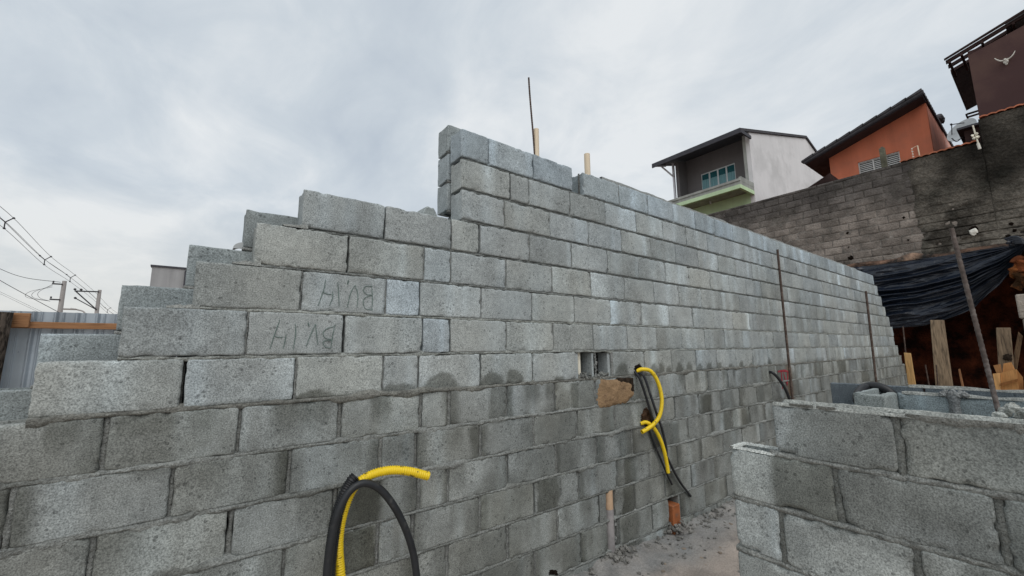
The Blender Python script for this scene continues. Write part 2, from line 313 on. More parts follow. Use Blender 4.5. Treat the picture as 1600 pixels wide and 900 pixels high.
def block_tint(U, Z, lu, lz, row, Lb, seed, wall):
    rs = np.random.RandomState(int(seed) % 1000003)
    b = 1+rs.uniform(-.10, .10)*(1 if np.mean(U) < 2.6 else 1.5); hue = rs.uniform(-.022, .028)
    t = np.stack([b*(1-hue*.5)+0*U, b+0*U, b*(1+hue)+0*U], -1)
    wet = 0*U
    # vertical moisture / efflorescence bands where the webs and cells alternate
    nb = rs.randint(0, 4) if wall == 'front' else rs.randint(0, 2)
    for _ in range(nb):
        c = rs.choice([.08, .28, .5, .72, .92])+rs.uniform(-.05, .05); wd = rs.uniform(.06, .16); am = rs.uniform(.10, .28)*(1.0 if np.mean(U) < 2.6 else 1.35)
        prof = np.exp(-((lu-c+.03*(fbm(Z*12, U*3, seed)-.5))/wd)**2)*(.55+.6*fbm(U*10, Z*5, seed+3))*am
        t = t*(1+prof[..., None]*np.array([.85, .98, 1.12]))
    if rs.rand() < .55:
        c0 = rs.uniform(.35, .65); sg = rs.choice([-1, 1]); t = t*(1-.10*sst(0, .12, sg*(lu-c0)))[..., None]
    big = fbm(U*2.1, Z*2.1, 77, 3); t = t*(.84+.32*big)[..., None]
    t = t*(1+.20*(fbm(U*14, Z*14, seed+5, 3)-.5))[..., None]*np.stack([1+.06*(fbm(U*3, Z*3, 31)-.5), 1+0*U, 1-.06*(fbm(U*3, Z*3, 31)-.5)], -1)
    if wall == 'front':
        low = sst(-.1, -.5, Z); t = t*(1-.25*low)[..., None]*np.stack([1+.02*low, 1+0*low, 1-.03*low], -1)  # lower courses darkened: damp, with shading near the ground painted into the tint
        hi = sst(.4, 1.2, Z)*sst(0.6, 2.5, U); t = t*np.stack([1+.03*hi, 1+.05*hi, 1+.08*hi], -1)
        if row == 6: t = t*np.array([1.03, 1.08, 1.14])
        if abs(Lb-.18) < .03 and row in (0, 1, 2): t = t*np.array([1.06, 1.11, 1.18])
        for (a, b_, c, d, s_) in WET:
            wob = .07*(fbm(U*11, Z*11, 13, 3)-.5)
            ins = sst(a-.02, a+.015, U+wob)*(1-sst(b_-.025, b_+.02, U+wob))*sst(c-.005, c+.005, Z)*(1-sst(d-.005, d+.01, Z))
            wet = np.maximum(wet, ins*s_*(.75+.4*fbm(U*14, Z*6, 44)))
        if row == -1:
            for (c, wd, h) in DOME:
                rr = ((U-c)/wd)**2+((Z+.2)/h)**2+.9*(fbm(U*26, Z*26, 3)-.5)
                wet = np.maximum(wet, .8*(1-sst(.75, 1.1, rr)))
        if row <= -2:
            wet = np.maximum(wet, .50*sst(.57, .66, fbm(U*2.1, Z*1.6, 207, 4))); t = t*(1+.08*sst(.56, .66, fbm(U*2.6, Z*2.2, 307, 4)))[..., None]
            # streaks that run down from the bed joint, damp rims at the head joints
            dn = sst(.42, .70, fbm(U*11, row*7.3, 61, 2))*sst(0, .8, lz)*(.75 if row == -2 else .45); wet = np.maximum(wet, dn)
            if rs.rand() < .5: wet = np.maximum(wet, rs.uniform(.3, .85)*(1-sst(.05, rs.uniform(.12, .3), lu+.05*(fbm(U*9, Z*14, 9)-.5))))
            if rs.rand() < .5: wet = np.maximum(wet, rs.uniform(.3, .85)*(1-sst(.05, rs.uniform(.12, .3), 1-lu+.05*(fbm(U*9, Z*14, 19)-.5))))
            wet = np.maximum(wet, .45*sst(.9, 1., lz)*fbm(U*12, Z*3, 4))
        if row in (-1,) : wet = np.maximum(wet, .6*(1-sst(.0, .05+.2*fbm(U*14, 0*U, 16), lz))*sst(.38, .6, fbm(U*5, 0*U, 15)))
        rust = np.exp(-((U-6.33)/.09)**2)*sst(-.1, -.3, Z); t = t*(1-rust[..., None]*np.array([.15, .45, .62])); wet = np.maximum(wet, rust*.5)
        eff = np.exp(-((U-5.72)/.02)**2)*sst(-.05, -.12, Z)*sst(-.5, -.3, Z); t = t*(1+.5*eff)[..., None]
    elif wall == 'near':
        t = t*(.98+.24*sst(.35, .65, fbm(U*5, Z*5, 17)))[..., None]
        wet = np.maximum(wet, (sst(.52, .66, fbm(U*4+5, Z*2.6, 91))*.5))
        if seed == 3071: wet = np.maximum(wet, .8*sst(.40, .50, lu+.05*(fbm(U*9, Z*9, 2)-.5)))
        if row == 1 and Lb > .3 and 1.85 < U.mean() < 2.4: wet = np.maximum(wet, .75*(1-sst(.2, .4, lu)))
        for q in (lu, 1-lu): wet = np.maximum(wet, .35*(1-sst(0, .10, q))*fbm(U*6, Z*12, 5))
    return np.concatenate([t, np.clip(wet, 0, 1)[..., None]], -1)

def block(mb, T, a, b, z0, z1, row=0, dep=.14, nu=16, nz=8, seed=0, wall='front', hollow=False, chip=1.0, noface=False, rear_tint=None):
    rs = np.random.RandomState(int(seed+9999) % 1000003)
    jz = rs.uniform(-.0012, .0012); jd = rs.uniform(-.0015, .0022); tilt = rs.uniform(-.0035, .0035)
    Lb = b-a; ed = .0022
    lin = np.linspace(.009, Lb-.009, nu); us = np.r_[0, ed, .0055, lin, Lb-.0055, Lb-ed, Lb]
    lz_ = np.linspace(.009, (z1-z0)-.009, nz); H_ = z1-z0; zs = np.r_[0, ed, .0055, lz_, H_-.0055, H_-ed, H_]
    Ug, Zg = np.meshgrid(us, zs, indexing='ij')
    e_ = np.minimum(np.minimum(Ug, Lb-Ug), np.minimum(Zg, H_-Zg))
    U = a+Ug; Z = z0+Zg+jz
    corner = np.hypot(np.minimum(Ug, Lb-Ug), np.minimum(Zg, H_-Zg))
    d = .0052*(1-np.clip(e_/.0065, 0, 1))**1.7 + jd + tilt*(Ug/Lb-.5)
    d = d + (fbm(U*55, Z*55, seed, 2)-.5)*.0022 + np.clip(.42-fbm(U*30, Z*30, seed+2, 2), 0, 1)*.07*np.clip(1-e_/.017, 0, 1)*chip
    d = d + .006*np.clip(1-corner/.014, 0, 1)*chip
    wob = (fbm(U*22, Z*22, seed+7, 2)-.5)*.009*np.clip(1-e_/.01, 0, 1)
    Uo = U+np.where(Ug < Lb/2, np.abs(wob), -np.abs(wob)); Zo = Z+np.where(Zg < H_/2, np.abs(wob), -np.abs(wob))
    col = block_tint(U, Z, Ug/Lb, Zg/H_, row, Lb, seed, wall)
    if rear_tint: col[..., :3] *= np.array(rear_tint)
    cc = col[::max(1, nu//4), ::3].reshape(-1, 4).mean(0); cc[3] = 0
    P = np.stack([Uo, d, Zo], -1)
    if not noface: mb.grid(T(P), col)
    n, m = Ug.shape
    ring = [(i, 0) for i in range(n)]+[(n-1, j) for j in range(1, m)]+[(i, m-1) for i in range(n-2, -1, -1)]+[(0, j) for j in range(m-2, 0, -1)]
    I = np.array([r_[0] for r_ in ring]); J = np.array([r_[1] for r_ in ring])
    def shell(d0, d1, face):
        Q0 = P[I, J].copy(); Q1 = Q0.copy()
        if not face: Q0[:, 1] = d0
        Q1[:, 1] = d1
        G = np.array([Q0, (Q0+Q1)/2, Q1])
        g = np.swapaxes(G, 0, 1)
        mb.grid(T(np.concatenate([g, g[:1]])), cc, smooth=False)
        mb.add(T(Q1[[0, n-1, n+m-2, 2*n+m-3]]), [(0, 1, 2, 3)], cc)
        if not face: mb.add(T(Q0[[0, n-1, n+m-2, 2*n+m-3]]), [(3, 2, 1, 0)], cc)
    if not hollow: shell(0, dep, True)
    else:
        if not noface:
            shell(0, .027, True)
            shell(dep-.027, dep, False)
        webs = [(.0012, .032), (Lb-.032, Lb-.0012)]
        if Lb > .3: webs.insert(1, (Lb/2-.016, Lb/2+.016))
        for (p, q) in webs:
            ln = .0002+.0 if p > .1 else 0
            mb.box((a+p, .020, z0+.001), (a+q, dep-.020, z1-.004-.006*rs.rand()), cc, bev=.003, T=T)
    return

def mortar_bed(mb, T, a, b, z, seed, du=.011, w0=.006, prot=.001, tint=(1, 1, 1), lip=0., taper=True):
    u = np.arange(a, b+du, du); n = len(u)
    wv = w0+.008*(fbm(u*15, z*3, seed, 3)-.3)+lip*np.clip(fbm(u*7, z, seed+4, 3)-.45, 0, 1)*.07
    wl = w0+.008*(fbm(u*17, z*3+9, seed+1, 3)-.3)+lip*np.clip(fbm(u*9, z+5, seed+9, 3)-.48, 0, 1)*.08
    pr = prot+.010*(fbm(u*26, z*5, seed+2, 3)-.5)+lip*np.clip(fbm(u*5, z, seed+6, 3)-.42, 0, 1)*.03
    zz = z+.003*(fbm(u*5, 0*u, seed+3)-.5)
    rough = lambda k: .006*(vn(u*90, 0*u+k, seed+k)-.5)
    rows_ = [(-wl*1.2, .03+0*u), (-wl, .006-pr*.6), (-wl*.5, -pr+rough(1)), (0*u, -pr-.0015+rough(2)), (wv*.5, -pr+rough(3)), (wv, .006-pr*.6), (wv*1.2, .03+0*u)]
    P = np.stack([np.stack([u, d_, zz+dz], -1) for dz, d_ in rows_], 0)
    br = .85+.35*fbm(u*4, 0*u+z, seed+8, 3)
    c = np.stack([tint[0]*br, tint[1]*br, tint[2]*br, 0*br], -1); C = np.repeat(c[None], len(rows_), 0)
    if z < -.25: C[..., 3] = .5*sst(.4, .62, fbm(u*2.2, 0*u+z*3, 71, 3))
    mb.grid(T(P), C)
def mortar_head(mb, T, u0_, z0, z1, seed, wd=.004, dpt=.006, tint=(1, 1, 1)):
    z = np.linspace(z0, z1, 16); 
    w_ = wd*(.6+.9*fbm(z*26, 0*z, seed))+.002*(fbm(z*60, 0*z, seed)-.5); dd = dpt+.008*(fbm(z*45, 0*z+3, seed+1, 2)-.5)
    uc = u0_+.003*(fbm(z*12, 0*z, seed+2)-.5)
    P = np.stack([np.stack([uc-w_*1.2, .06+0*z, z], -1), np.stack([uc-w_, dd+.002, z], -1), np.stack([uc, dd-.001, z], -1), np.stack([uc+w_, dd+.002, z], -1), np.stack([uc+w_*1.2, .06+0*z, z], -1)], 0)
    br = .9+.25*fbm(z*20, 0*z, seed+5); c = np.stack([tint[0]*br, tint[1]*br, tint[2]*br, .35*(z1 < -.1)+0*br], -1)
    mb.grid(T(P), np.repeat(c[None], 5, 0))

# ---- front wall -----------------------------------------------------------
TI = lambda P: P          # u=x, d=y, z=z
def joints_front(k):
    end = round((12.1-.19*k)/.2)*.2
    left = {True: [-.8, -.4, 0, .4, .8, 1.2], False: [-1., -.6, -.2, .2, .6, 1.0, 1.41]}[k % 2 != 0]
    if k >= 4:
        if k == 4: j = [1.645, 1.97, 2.37]
        if k == 5: j = [1.642, 2.02, 2.18]
        if k == 6: j = [1.636, 1.845, 2.225, 2.617, None, 2.735, 3.17]
    else:
        start = .2*(k+1) if k >= -3 else -1.
        j = [q for q in left if q >= start-.01]
        if k == 3: j = [.78, 1.18, 1.58, 1.78, 2.18]
        elif k % 2: j += ([1.39, 1.79, 2.19] if k > -4 else [1.385, 1.785, 2.185])
        else: j += [1.58, 1.98]
    lastx = j[-1]; nxt = lastx
    while nxt+.4 < end+.12:
        nxt = nxt+.4; j.append(round(nxt, 3))
    if end-nxt > .12: j.append(round(end, 3))
    return j
front = empty('block_wall', (1.6, .07, -1.46), 'long stepped wall of new grey concrete blocks crossing the whole photo, nearest layer with pencil marks', 'wall')
mb = MB(); mm = MB(); rs = np.random.RandomState(4)
for k in range(-8, 7):
    j = joints_front(k); gz_ = .0068 if k >= 3 else .005; z0 = .2*k+gz_; z1 = .2*(k+1)-gz_
    for i in range(len(j)-1):
        a, b = j[i], j[i+1]
        if a is None or b is None: continue
        xm = (a+b)/2; g = .0028 if k >= -1 else .0055
        if k < 0 and rs.rand() < .35: g += .004
        g2 = g if rs.rand() < .8 else g+.004
        hole = (k == -1 and 2.55 < a < 2.95)
        if k in (-6, -7, -8):      # slot where the drain pipe stands
            if a < 2.95 and b > 2.86:
                if a < 2.80: segs = [(a, 2.862), (2.955, b)] if b > 3.0 else [(a, 2.862)]
                else: segs = [(2.955, b)]
                for (p, q) in segs:
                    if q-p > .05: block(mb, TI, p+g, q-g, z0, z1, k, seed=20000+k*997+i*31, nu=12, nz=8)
                continue
        if k == -7 and a < 3.73 and b > 3.63 or k == -8 and a < 3.73 and b > 3.63:
            for (p, q) in ((a, 3.62), (3.745, b)):
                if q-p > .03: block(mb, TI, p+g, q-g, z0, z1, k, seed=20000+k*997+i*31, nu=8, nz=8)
            continue
        nu, nz = (30, 15) if xm < 3 else ((16, 9) if xm < 6 else (8, 4))
        if b-a < .25: nu = max(5, nu//2)
        last_top = (k == 6) or (i == 0) or (k >= 3 and xm < 1.6)
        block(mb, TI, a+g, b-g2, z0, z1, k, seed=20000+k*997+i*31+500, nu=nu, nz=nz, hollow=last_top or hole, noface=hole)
        if i > 0 and a is not None:
            dry = (k >= -1 and rs.rand() < .45)
            if not dry:
                lite = .95 if k >= -1 else .92
                mortar_head(mm, TI, a, z0-.003, z1+.003, k*100+i, wd=(.003 if k >= -1 else .0085), dpt=(.010 if k >= -1 else .004 if rs.rand() < .6 else .014), tint=(lite, lite, lite))
            else: mortar_head(mm, TI, a, z0, z1, k*100+i, wd=.003, dpt=.045, tint=(.6, .6, .6))
    # bed joint above this course
    a0 = j[0]; bend = j[-1]
    if k < 6:
        nj = [q for q in joints_front(k+1) if q is not None]
        s = max(a0, nj[0])+.004; lip = 1.0 if k in (-2, -3, -4, -5) else (.5 if k == -1 else .22 if k < 2 else .08)
        tn = {0: (1.3, 1.32, 1.28), -1: (1.15, 1.17, 1.14), -2: (.72, .70, .66)}.get(k, (.95, .96, .95) if k < 0 else (.82, .84, .84))
        for (p, q) in ((s, 3.5), (3.5, bend)):
            if q > p: mortar_bed(mm, TI, p, q, .2*(k+1), 40+k, du=.009 if q < 4 else .03, w0=.0068 if k < -1 else .0042, prot=(-.001 if k < -1 else -.0065 if k < 2 else -.013), tint=tn, lip=lip)
        # dab of mortar at the step
        ss_ = nj[0]
        if k >= 0 and k < 3:
            uu = np.linspace(ss_-.075, ss_+.03, 20); hgt = .004+.014*sst(0, .6, (uu-uu[0])/.1)*fbm(uu*60, 0*uu, k+3)*1.2
            P = np.stack([np.stack([uu, .001+0*uu, .2*(k+1)-.004+0*uu], -1), np.stack([uu, .000+.002*vn(uu*200, 0*uu), .2*(k+1)+hgt], -1), np.stack([uu, .10+0*uu, .2*(k+1)+hgt*.8], -1)], 0)
            mm.grid(P, (1.1, 1.1, 1.08, 0))
mas = mb.build('blockwork', M['block'], front); mor = mm.build('mortar_joints', M['mortar'], front)

# broken cell bits in the two open cells, and at the broken web
mb = MB(); rs = np.random.RandomState(11)
def chunk(mb, c, r, rs, col=(1, 1, 1, 0), flat=1.):
    n, m = 6, 8; P = []
    for i in range(n+1):
        th = math.pi*i/n
        for q in range(m):
            ph = 2*math.pi*q/m; P.append((math.sin(th)*math.cos(ph), math.sin(th)*math.sin(ph), math.cos(th)*flat))
    P = np.array(P); k = rs.uniform(.6, 1.25, len(P))[:, None]; k[:m] = k[0]; k[-m:] = k[-1]
    P = P*k*r; A = rs.uniform(0, 6.28); ca, sa = math.cos(A), math.sin(A)
    P = P@np.array([[ca, -sa, 0], [sa, ca, 0], [0, 0, 1]])+np.array(c)
    mb.grid(P.reshape(n+1, m, 3), np.array([*(np.array(col[:3])*rs.uniform(.78, 1.22)), 0]), smooth=False, closed=True)
for _ in range(90): chunk(mb, (rs.uniform(2.63, 2.975), rs.uniform(.0, .1), -.195+.03*rs.rand()**2), rs.uniform(.006, .014), rs, (.8, .8, .78, 0))
for _ in range(34): chunk(mb, (rs.uniform(2.795, 2.818), rs.uniform(.012, .03), rs.uniform(-.19, -.01)), rs.uniform(.006, .012), rs, (1, 1, 1, 0))
mb.box((2.788, .02, -.197), (2.822, .14, -.006), (.75, .76, .76, 0), bev=.003); mb.box((2.625, .12, -.197), (2.787, .14, -.006), (.45, .46, .46, 0)); mb.box((2.823, .125, -.197), (2.974, .14, -.006), (.16, .16, .16, 0))  # cell backs tinted dark, painting in the shade of their depth
mb.box((2.975, .004, -.197), (2.998, .14, -.006), (1, 1, 1, 0), bev=.003)
mb.build('broken_cell_edge', M['mortar'], front)

def patch(name, m, poly, y, th, parent, seed=0, nr=14, na=90, edge=.10, col=(1, 1, 1, 0)):
    "irregular lump of stuff with a ragged outline stuck on the wall face"
    P = np.array([at(a, b, 1, y)[[0, 2]] for a, b in poly]); c = P.mean(0)
    ang = np.linspace(0, 2*math.pi, na, endpoint=False); rr = []
    for t in ang:
        d = np.array([math.cos(t), math.sin(t)]); best = 0
        for i in range(len(P)):
            a_, b_ = P[i]-c, P[(i+1) % len(P)]-c; e1 = b_-a_; det = d[0]*(-e1[1])+e1[0]*d[1]
            if abs(det) < 1e-12: continue
            s_ = (a_[0]*(-e1[1])+e1[0]*a_[1])/det; q = (d[0]*a_[1]-d[1]*a_[0])/det
            if s_ > 0 and -1e-6 <= q <= 1+1e-6: best = max(best, s_)
        rr.append(best)
    rr = np.array(rr)*(1+edge*(vn(ang*14, 0*ang, seed)-.5)); G = []
    for i in range(nr+1):
        f = (i/nr)**.7; X_ = c[0]+np.cos(ang)*rr*f; Z_ = c[1]+np.sin(ang)*rr*f
        h = th*(1-f**8)*(.6+.8*fbm(X_*40, Z_*40, seed, 3)); G.append(np.stack([X_, y+.004-h, Z_], -1))
    mb = MB(); G = np.array(G); mb.grid(G, col, True, closed=True); return mb.build(name, m, parent)
patch('clay_patch', M['clay'], [(937, 593), (962, 592), (985, 596), (990, 606), (991, 618), (978, 630), (960, 633), (950, 637), (935, 638), (932, 622), (934, 606)], 0, .020, front, 3)
patch('soot_patch', M['burnt_shade'], [(962, 591), (990, 590), (992, 611), (982, 614), (972, 604)], -.006, .008, front, 5)
patch('cable_hole', M['burnt_shade'], [(990, 577), (992, 571), (999, 568), (1003, 573), (1001, 580), (994, 583)], 0, .012, front, 7, edge=.5, col=(.3, .3, .3, 0))  # these holes are dark lumps on the face, their inner shade put into the colour
patch('chased_hole', M['burnt_shade'], [(1003, 660), (1001, 650), (1008, 637), (1013, 641), (1017, 652), (1018, 664), (1008, 668)], 0, .020, front, 9, edge=.4, col=(1.6, 1.3, 1.1, 0))
patch('small_hole', M['burnt_shade'], [(858, 899), (857, 890), (868, 889), (872, 893), (872, 899)], 0, .006, front, 12, edge=.4, col=(.3, .3, .3, 0))

# pencilled marks, written upside down on two blocks
def strokes(name, m, ss, conv, y, wd, parent, label=None):
    mb = MB()
    for s_ in ss:
        P = spline([at(*conv(a, b), 1, y) for a, b in s_], max(6, 5*len(s_)))
        t = np.gradient(P, axis=0); nrm = np.stack([-t[:, 2], 0*t[:, 0], t[:, 0]], -1); nrm /= np.linalg.norm(nrm, axis=1)[:, None]+1e-9
        wv = wd*(.7+.6*vn(np.arange(len(P))*.9, 0*np.arange(len(P)), len(P)))[:, None]
        G = np.stack([P-nrm*wv+[0, .0015, 0], P-nrm*wv*.5, P+nrm*wv*.5, P+nrm*wv+[0, .0015, 0]], 0); mb.grid(G)
    o = mb.build(name, m, parent)
    if label: o['label'] = label
c1 = lambda a, b: (320+a/5, 400+b/5)
strokes('pencil_mark', M['paint'], [[(945, 185), (930, 262), (885, 390)], [(925, 282), (960, 298), (995, 300)], [(998, 275), (1000, 320), (975, 388)], [(1040, 205), (1046, 300), (1050, 395)], [(1126, 190), (1121, 206), (1118, 222)], [(1123, 190), (1117, 206), (1115, 222)],
  [(1175, 228), (1140, 290), (1112, 402)], [(1175, 228), (1196, 300), (1190, 400)], [(1304, 230), (1310, 330), (1306, 425)], [(1304, 236), (1258, 238), (1240, 268), (1262, 298), (1304, 305)], [(1304, 308), (1255, 325), (1238, 360), (1255, 410), (1306, 422)]],
  c1, -.0035, .0017, front, 'BV.14 pencilled upside down on the upper block')
strokes('pencil_mark', M['paint'], [[(587, 500), (550, 600), (508, 728)], [(548, 628), (580, 636), (612, 632)], [(635, 612), (628, 660), (612, 722)], [(706, 528), (710, 610), (690, 732)], [(806, 522), (810, 536), (813, 550)], [(809, 522), (813, 536), (816, 550)],
  [(866, 532), (832, 605), (792, 705)], [(866, 534), (872, 600), (884, 695)], [(1018, 535), (1000, 620), (985, 720)], [(1008, 552), (955, 568), (925, 600), (940, 640), (992, 655)], [(992, 660), (940, 662), (925, 680), (945, 712), (985, 720)]],
  c1, -.0035, .0017, front, 'BV.14 pencilled upside down on the lower block')
c2 = lambda a, b: (1180+a/6.4, 490+b/6.4)
strokes('red_mark', M['red'], [[(228, 580), (300, 572), (345, 590)], [(262, 575), (268, 650), (275, 755)], [(285, 590), (298, 640), (325, 715)], [(328, 575), (326, 650), (322, 720)]], c2, -.004, .012, front, 'red painted strokes')
# mortar smeared drain pipe slot lining is open; terracotta piece in the second slot
# ---- rear wall --------------------------------------------------------------
rear = empty('block_wall', (4, .235, -1.46), 'second stepped concrete block wall close behind the long wall, showing above its steps', 'wall')
mb = MB(); mm = MB(); RY = .165; TR = lambda P: P+np.array([0, RY, 0])
for jx in range(-7, 8):
    z0 = .2*jx-.1+.005; z1 = z0+.19
    if jx <= 3: st = -.035+.2*jx if jx > -4 else -.9
    elif jx == 4: st = 1.42
    else: st = 1.63
    end = 12.1-.19*jx
    a = st; i = 0
    off = .2 if jx % 2 else 0
    while a < end:
        b = a+.4
        if i == 0 and jx % 2 and jx > 4: b = a+.2
        if jx == 7 and a < 3.15:
            if b > 2.72 and a < 2.72: b = 2.72
        seen_ = jx > 2 or a < st+.9
        if jx == 7 and 2.71 < a < 3.14: a = 3.15; i += 1; continue
        x_end = b < st+1.3
        if jx == 4 and i == 0:      # broken-topped block in the notch
            n = 24; uu = np.linspace(1.40, 1.70, n); top = .66+.24*sst(1.40, 1.50, uu)+.02*(fbm(uu*40, 0*uu, 4)-.5)-.05*sst(1.545, 1.57, uu)
            P = np.stack([np.stack([uu, RY+0*uu, .6+0*uu], -1), np.stack([uu, RY+0*uu, top-.01], -1), np.stack([uu, RY+.01+0*uu, top], -1), np.stack([uu, RY+.13+0*uu, top+.005], -1), np.stack([uu, RY+.14+0*uu, .6+0*uu], -1)], 0)
            mb.grid(P, (1., 1.03, 1.05, 0), smooth=False)
            a = 1.70; i += 1; continue
        block(mb, TR, a+.003, min(b, end)-.003, z0, z1, jx, seed=8000+jx*61+i, nu=10 if x_end else 4, nz=6 if x_end else 3, wall='rear', hollow=(jx == 7 or i == 0), rear_tint=(.80, .83, .85) if jx < 5 else (.92, .96, 1.0))
        a = b; i += 1
    mortar_bed(mm, TR, st+.0, end, .2*jx+.1-.2, 140+jx, du=.03, w0=.007, prot=-.002)
rb = mb.build('blockwork', M['block'], rear); mm.build('mortar_joints', M['mortar'], rear)
mb = MB(); rs = np.random.RandomState(3)
for a in np.arange(3.15, 10.6, .1): 
    uu = np.linspace(a, a+.1, 6); h = .010+.022*fbm(uu*6, 0*uu, 2); P = np.stack([np.stack([uu, RY+.002+0*uu, 1.49+0*uu], -1), np.stack([uu, RY+.004+0*uu, 1.495+h], -1), np.stack([uu, RY+.03+0*uu, 1.495+h], -1), np.stack([uu, RY+.032+0*uu, 1.49+0*uu], -1)], 0); mb.grid(P, (1.2, 1.22, 1.24, 0), smooth=False)
mb.build('mortar_capping', M['mortar'], rear)

# ---- near right wall ----------------------------------------------------------
NX = 2.34
TN = lambda P: np.stack([NX+P[..., 1], -P[..., 0], P[..., 2]], -1)
near = empty('block_wall', (2.41, -2.4, -1.46), 'low grey block wall in the right foreground with open cells on its lower step', 'wall')
mb = MB(); mm = MB()
def nearrow(k):
    zt = -.207-.2075*k; z0 = zt-.195
    if k == 0: j = [1.344, 1.722, 2.12, 2.52, 2.92, 3.32, 3.72, 4.1]
    elif k % 2: j = [1.156, 1.534, 1.925, 2.33, 2.73, 3.13, 3.53, 3.93]
    else: j = [1.158, 1.337, 1.73, 2.13, 2.53, 2.93, 3.33, 3.73, 4.1]
    return j, z0, zt
for k in range(0, 7):
    j, z0, zt = nearrow(k)
    for i in range(len(j)-1):
        fine = j[i] < 2.4
        block(mb, TN, j[i]+(.008 if i else 0), j[i+1]-.008, z0, zt, k, seed=3000+k*71+i*7, nu=34 if fine else 6, nz=18 if fine else 4, wall='near', hollow=(k == 0 or (k == 1 and i == 0)), chip=1.5)
        if i > 0: mortar_head(mm, TN, j[i], z0-.008, zt+.006, 600+k*9+i, wd=.012, dpt=.007, tint=(.85, .86, .84))
    if k > 0: mortar_bed(mm, TN, (1.344 if k == 1 else 1.156)-.004, 4.0, zt+.006, 700+k, du=.006, w0=.009, prot=-.002, lip=.25, tint=(.98, .98, .96))
    else:
        # rough mortar left on top of the upper course shells
        for (d0, d1, sd) in ((-.001, .03, 1), (.11, .142, 2)):
            u = np.arange(1.35, 4, .008); h = .003+.006*np.clip(fbm(u*9, 0*u, 50+sd, 3), 0, 1)+.002*vn(u*80, 0*u, sd)
            P = np.stack([np.stack([u, d0+0*u, zt-.006+0*u], -1), np.stack([u, d0+.002+.004*vn(u*60, 0*u+3, sd), zt+h*.8], -1), np.stack([u, (d0+d1)/2+0*u, zt+h], -1), np.stack([u, d1-.003+0*u, zt+h*.8], -1), np.stack([u, d1+0*u, zt-.006+0*u], -1)], 0)
            mm.grid(TN(P), (1.45, 1.45, 1.40, 0))
        # squeezed mortar hanging over the face
        for (c, wd, hh) in ((1.86, .11, .018), (1.97, .05, .010), (1.45, .04, .006), (1.53, .03, .006), (1.99, .012, .022)):
            u = np.linspace(c-wd, c+wd, 40); h = hh*np.clip(1-((u-c)/wd)**2, 0, 1)*(.6+.8*fbm(u*40, 0*u, 5))
            P = np.stack([np.stack([u, .0-.006*(h > .002), zt+.008+0*u], -1), np.stack([u, -.005*np.clip(h/.02, 0, 1)-.002*vn(u*70, 0*u), zt-h*.6], -1), np.stack([u, .004+0*u, zt-h-.002], -1)], 0)
            mm.grid(TN(P), (1.0, .99, .96, 0))
# light mortar rim round the open cell of the lower step
j, z0, zt = nearrow(1)
def rim(pts, w_=.016):
    P = np.array(pts); Q = []
    s = spline(P, 50); t = np.gradient(s, axis=0); nn_ = np.stack([-t[:, 1], t[:, 0], 0*t[:, 0]], -1); nn_ /= np.linalg.norm(nn_, axis=1)[:, None]+1e-9
    ww = w_*(.75+.5*vn(np.arange(50)*.7, 0*np.arange(50), 3))[:, None]; h = (.004+.006*fbm(np.arange(50)*.5, 0*np.arange(50), 9))[:, None]*np.array([0, 0, 1])
    G = np.stack([s-nn_*ww, s-nn_*ww*.6+h, s+nn_*ww*.6+h, s+nn_*ww], 0); mm.grid(G, (2.5, 2.5, 2.45, 0))
z_ = zt+.001
rim([(NX+.013, -1.34, z_), (NX+.013, -1.25, z_), (NX+.014, -1.175, z_)]); rim([(NX+.005, -1.168, z_), (NX+.07, -1.166, z_), (NX+.135, -1.168, z_)], .014); rim([(NX+.127, -1.17, z_), (NX+.127, -1.26, z_), (NX+.127, -1.34, z_)])
for q in range(7): chunk(mm, (NX+.015+.01*q % .03, -1.325-.003*q, z_+.008), .012, np.random.RandomState(q), (1.2, 1.2, 1.18, 0))
mb.build('blockwork', M['block'], near); mm.build('mortar_joints', M['mortar'], near)

# ---- channel block wall behind it -----------------------------------------------
chan = empty('block_wall', (3.35, -2.2, -1.46), 'low wall topped with smooth U channel blocks behind the foreground wall', 'wall')
CX = 3.27
TC = lambda P: np.stack([CX+P[..., 1], -P[..., 0], P[..., 2]], -1)
mb = MB()
cg = (.62, .68, .72, 0)
def rbox(a, b, c): mb.box(a, b, c, bev=.004)
# far shell, near shell and floor of the channel
for s_ in (1.24, 1.64, 2.04, 2.44, 2.84, 3.24, 3.64):
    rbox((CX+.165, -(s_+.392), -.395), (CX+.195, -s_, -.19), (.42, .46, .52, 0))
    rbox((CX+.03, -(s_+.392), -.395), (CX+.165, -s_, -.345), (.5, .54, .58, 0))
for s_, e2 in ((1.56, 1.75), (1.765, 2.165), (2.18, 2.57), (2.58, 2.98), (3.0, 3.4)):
    block(mb, TC, s_, e2, -.395, -.212, 0, dep=.03, seed=4200+int(s_*10), nu=22, nz=10, wall='chan', rear_tint=(.66, .73, .77))
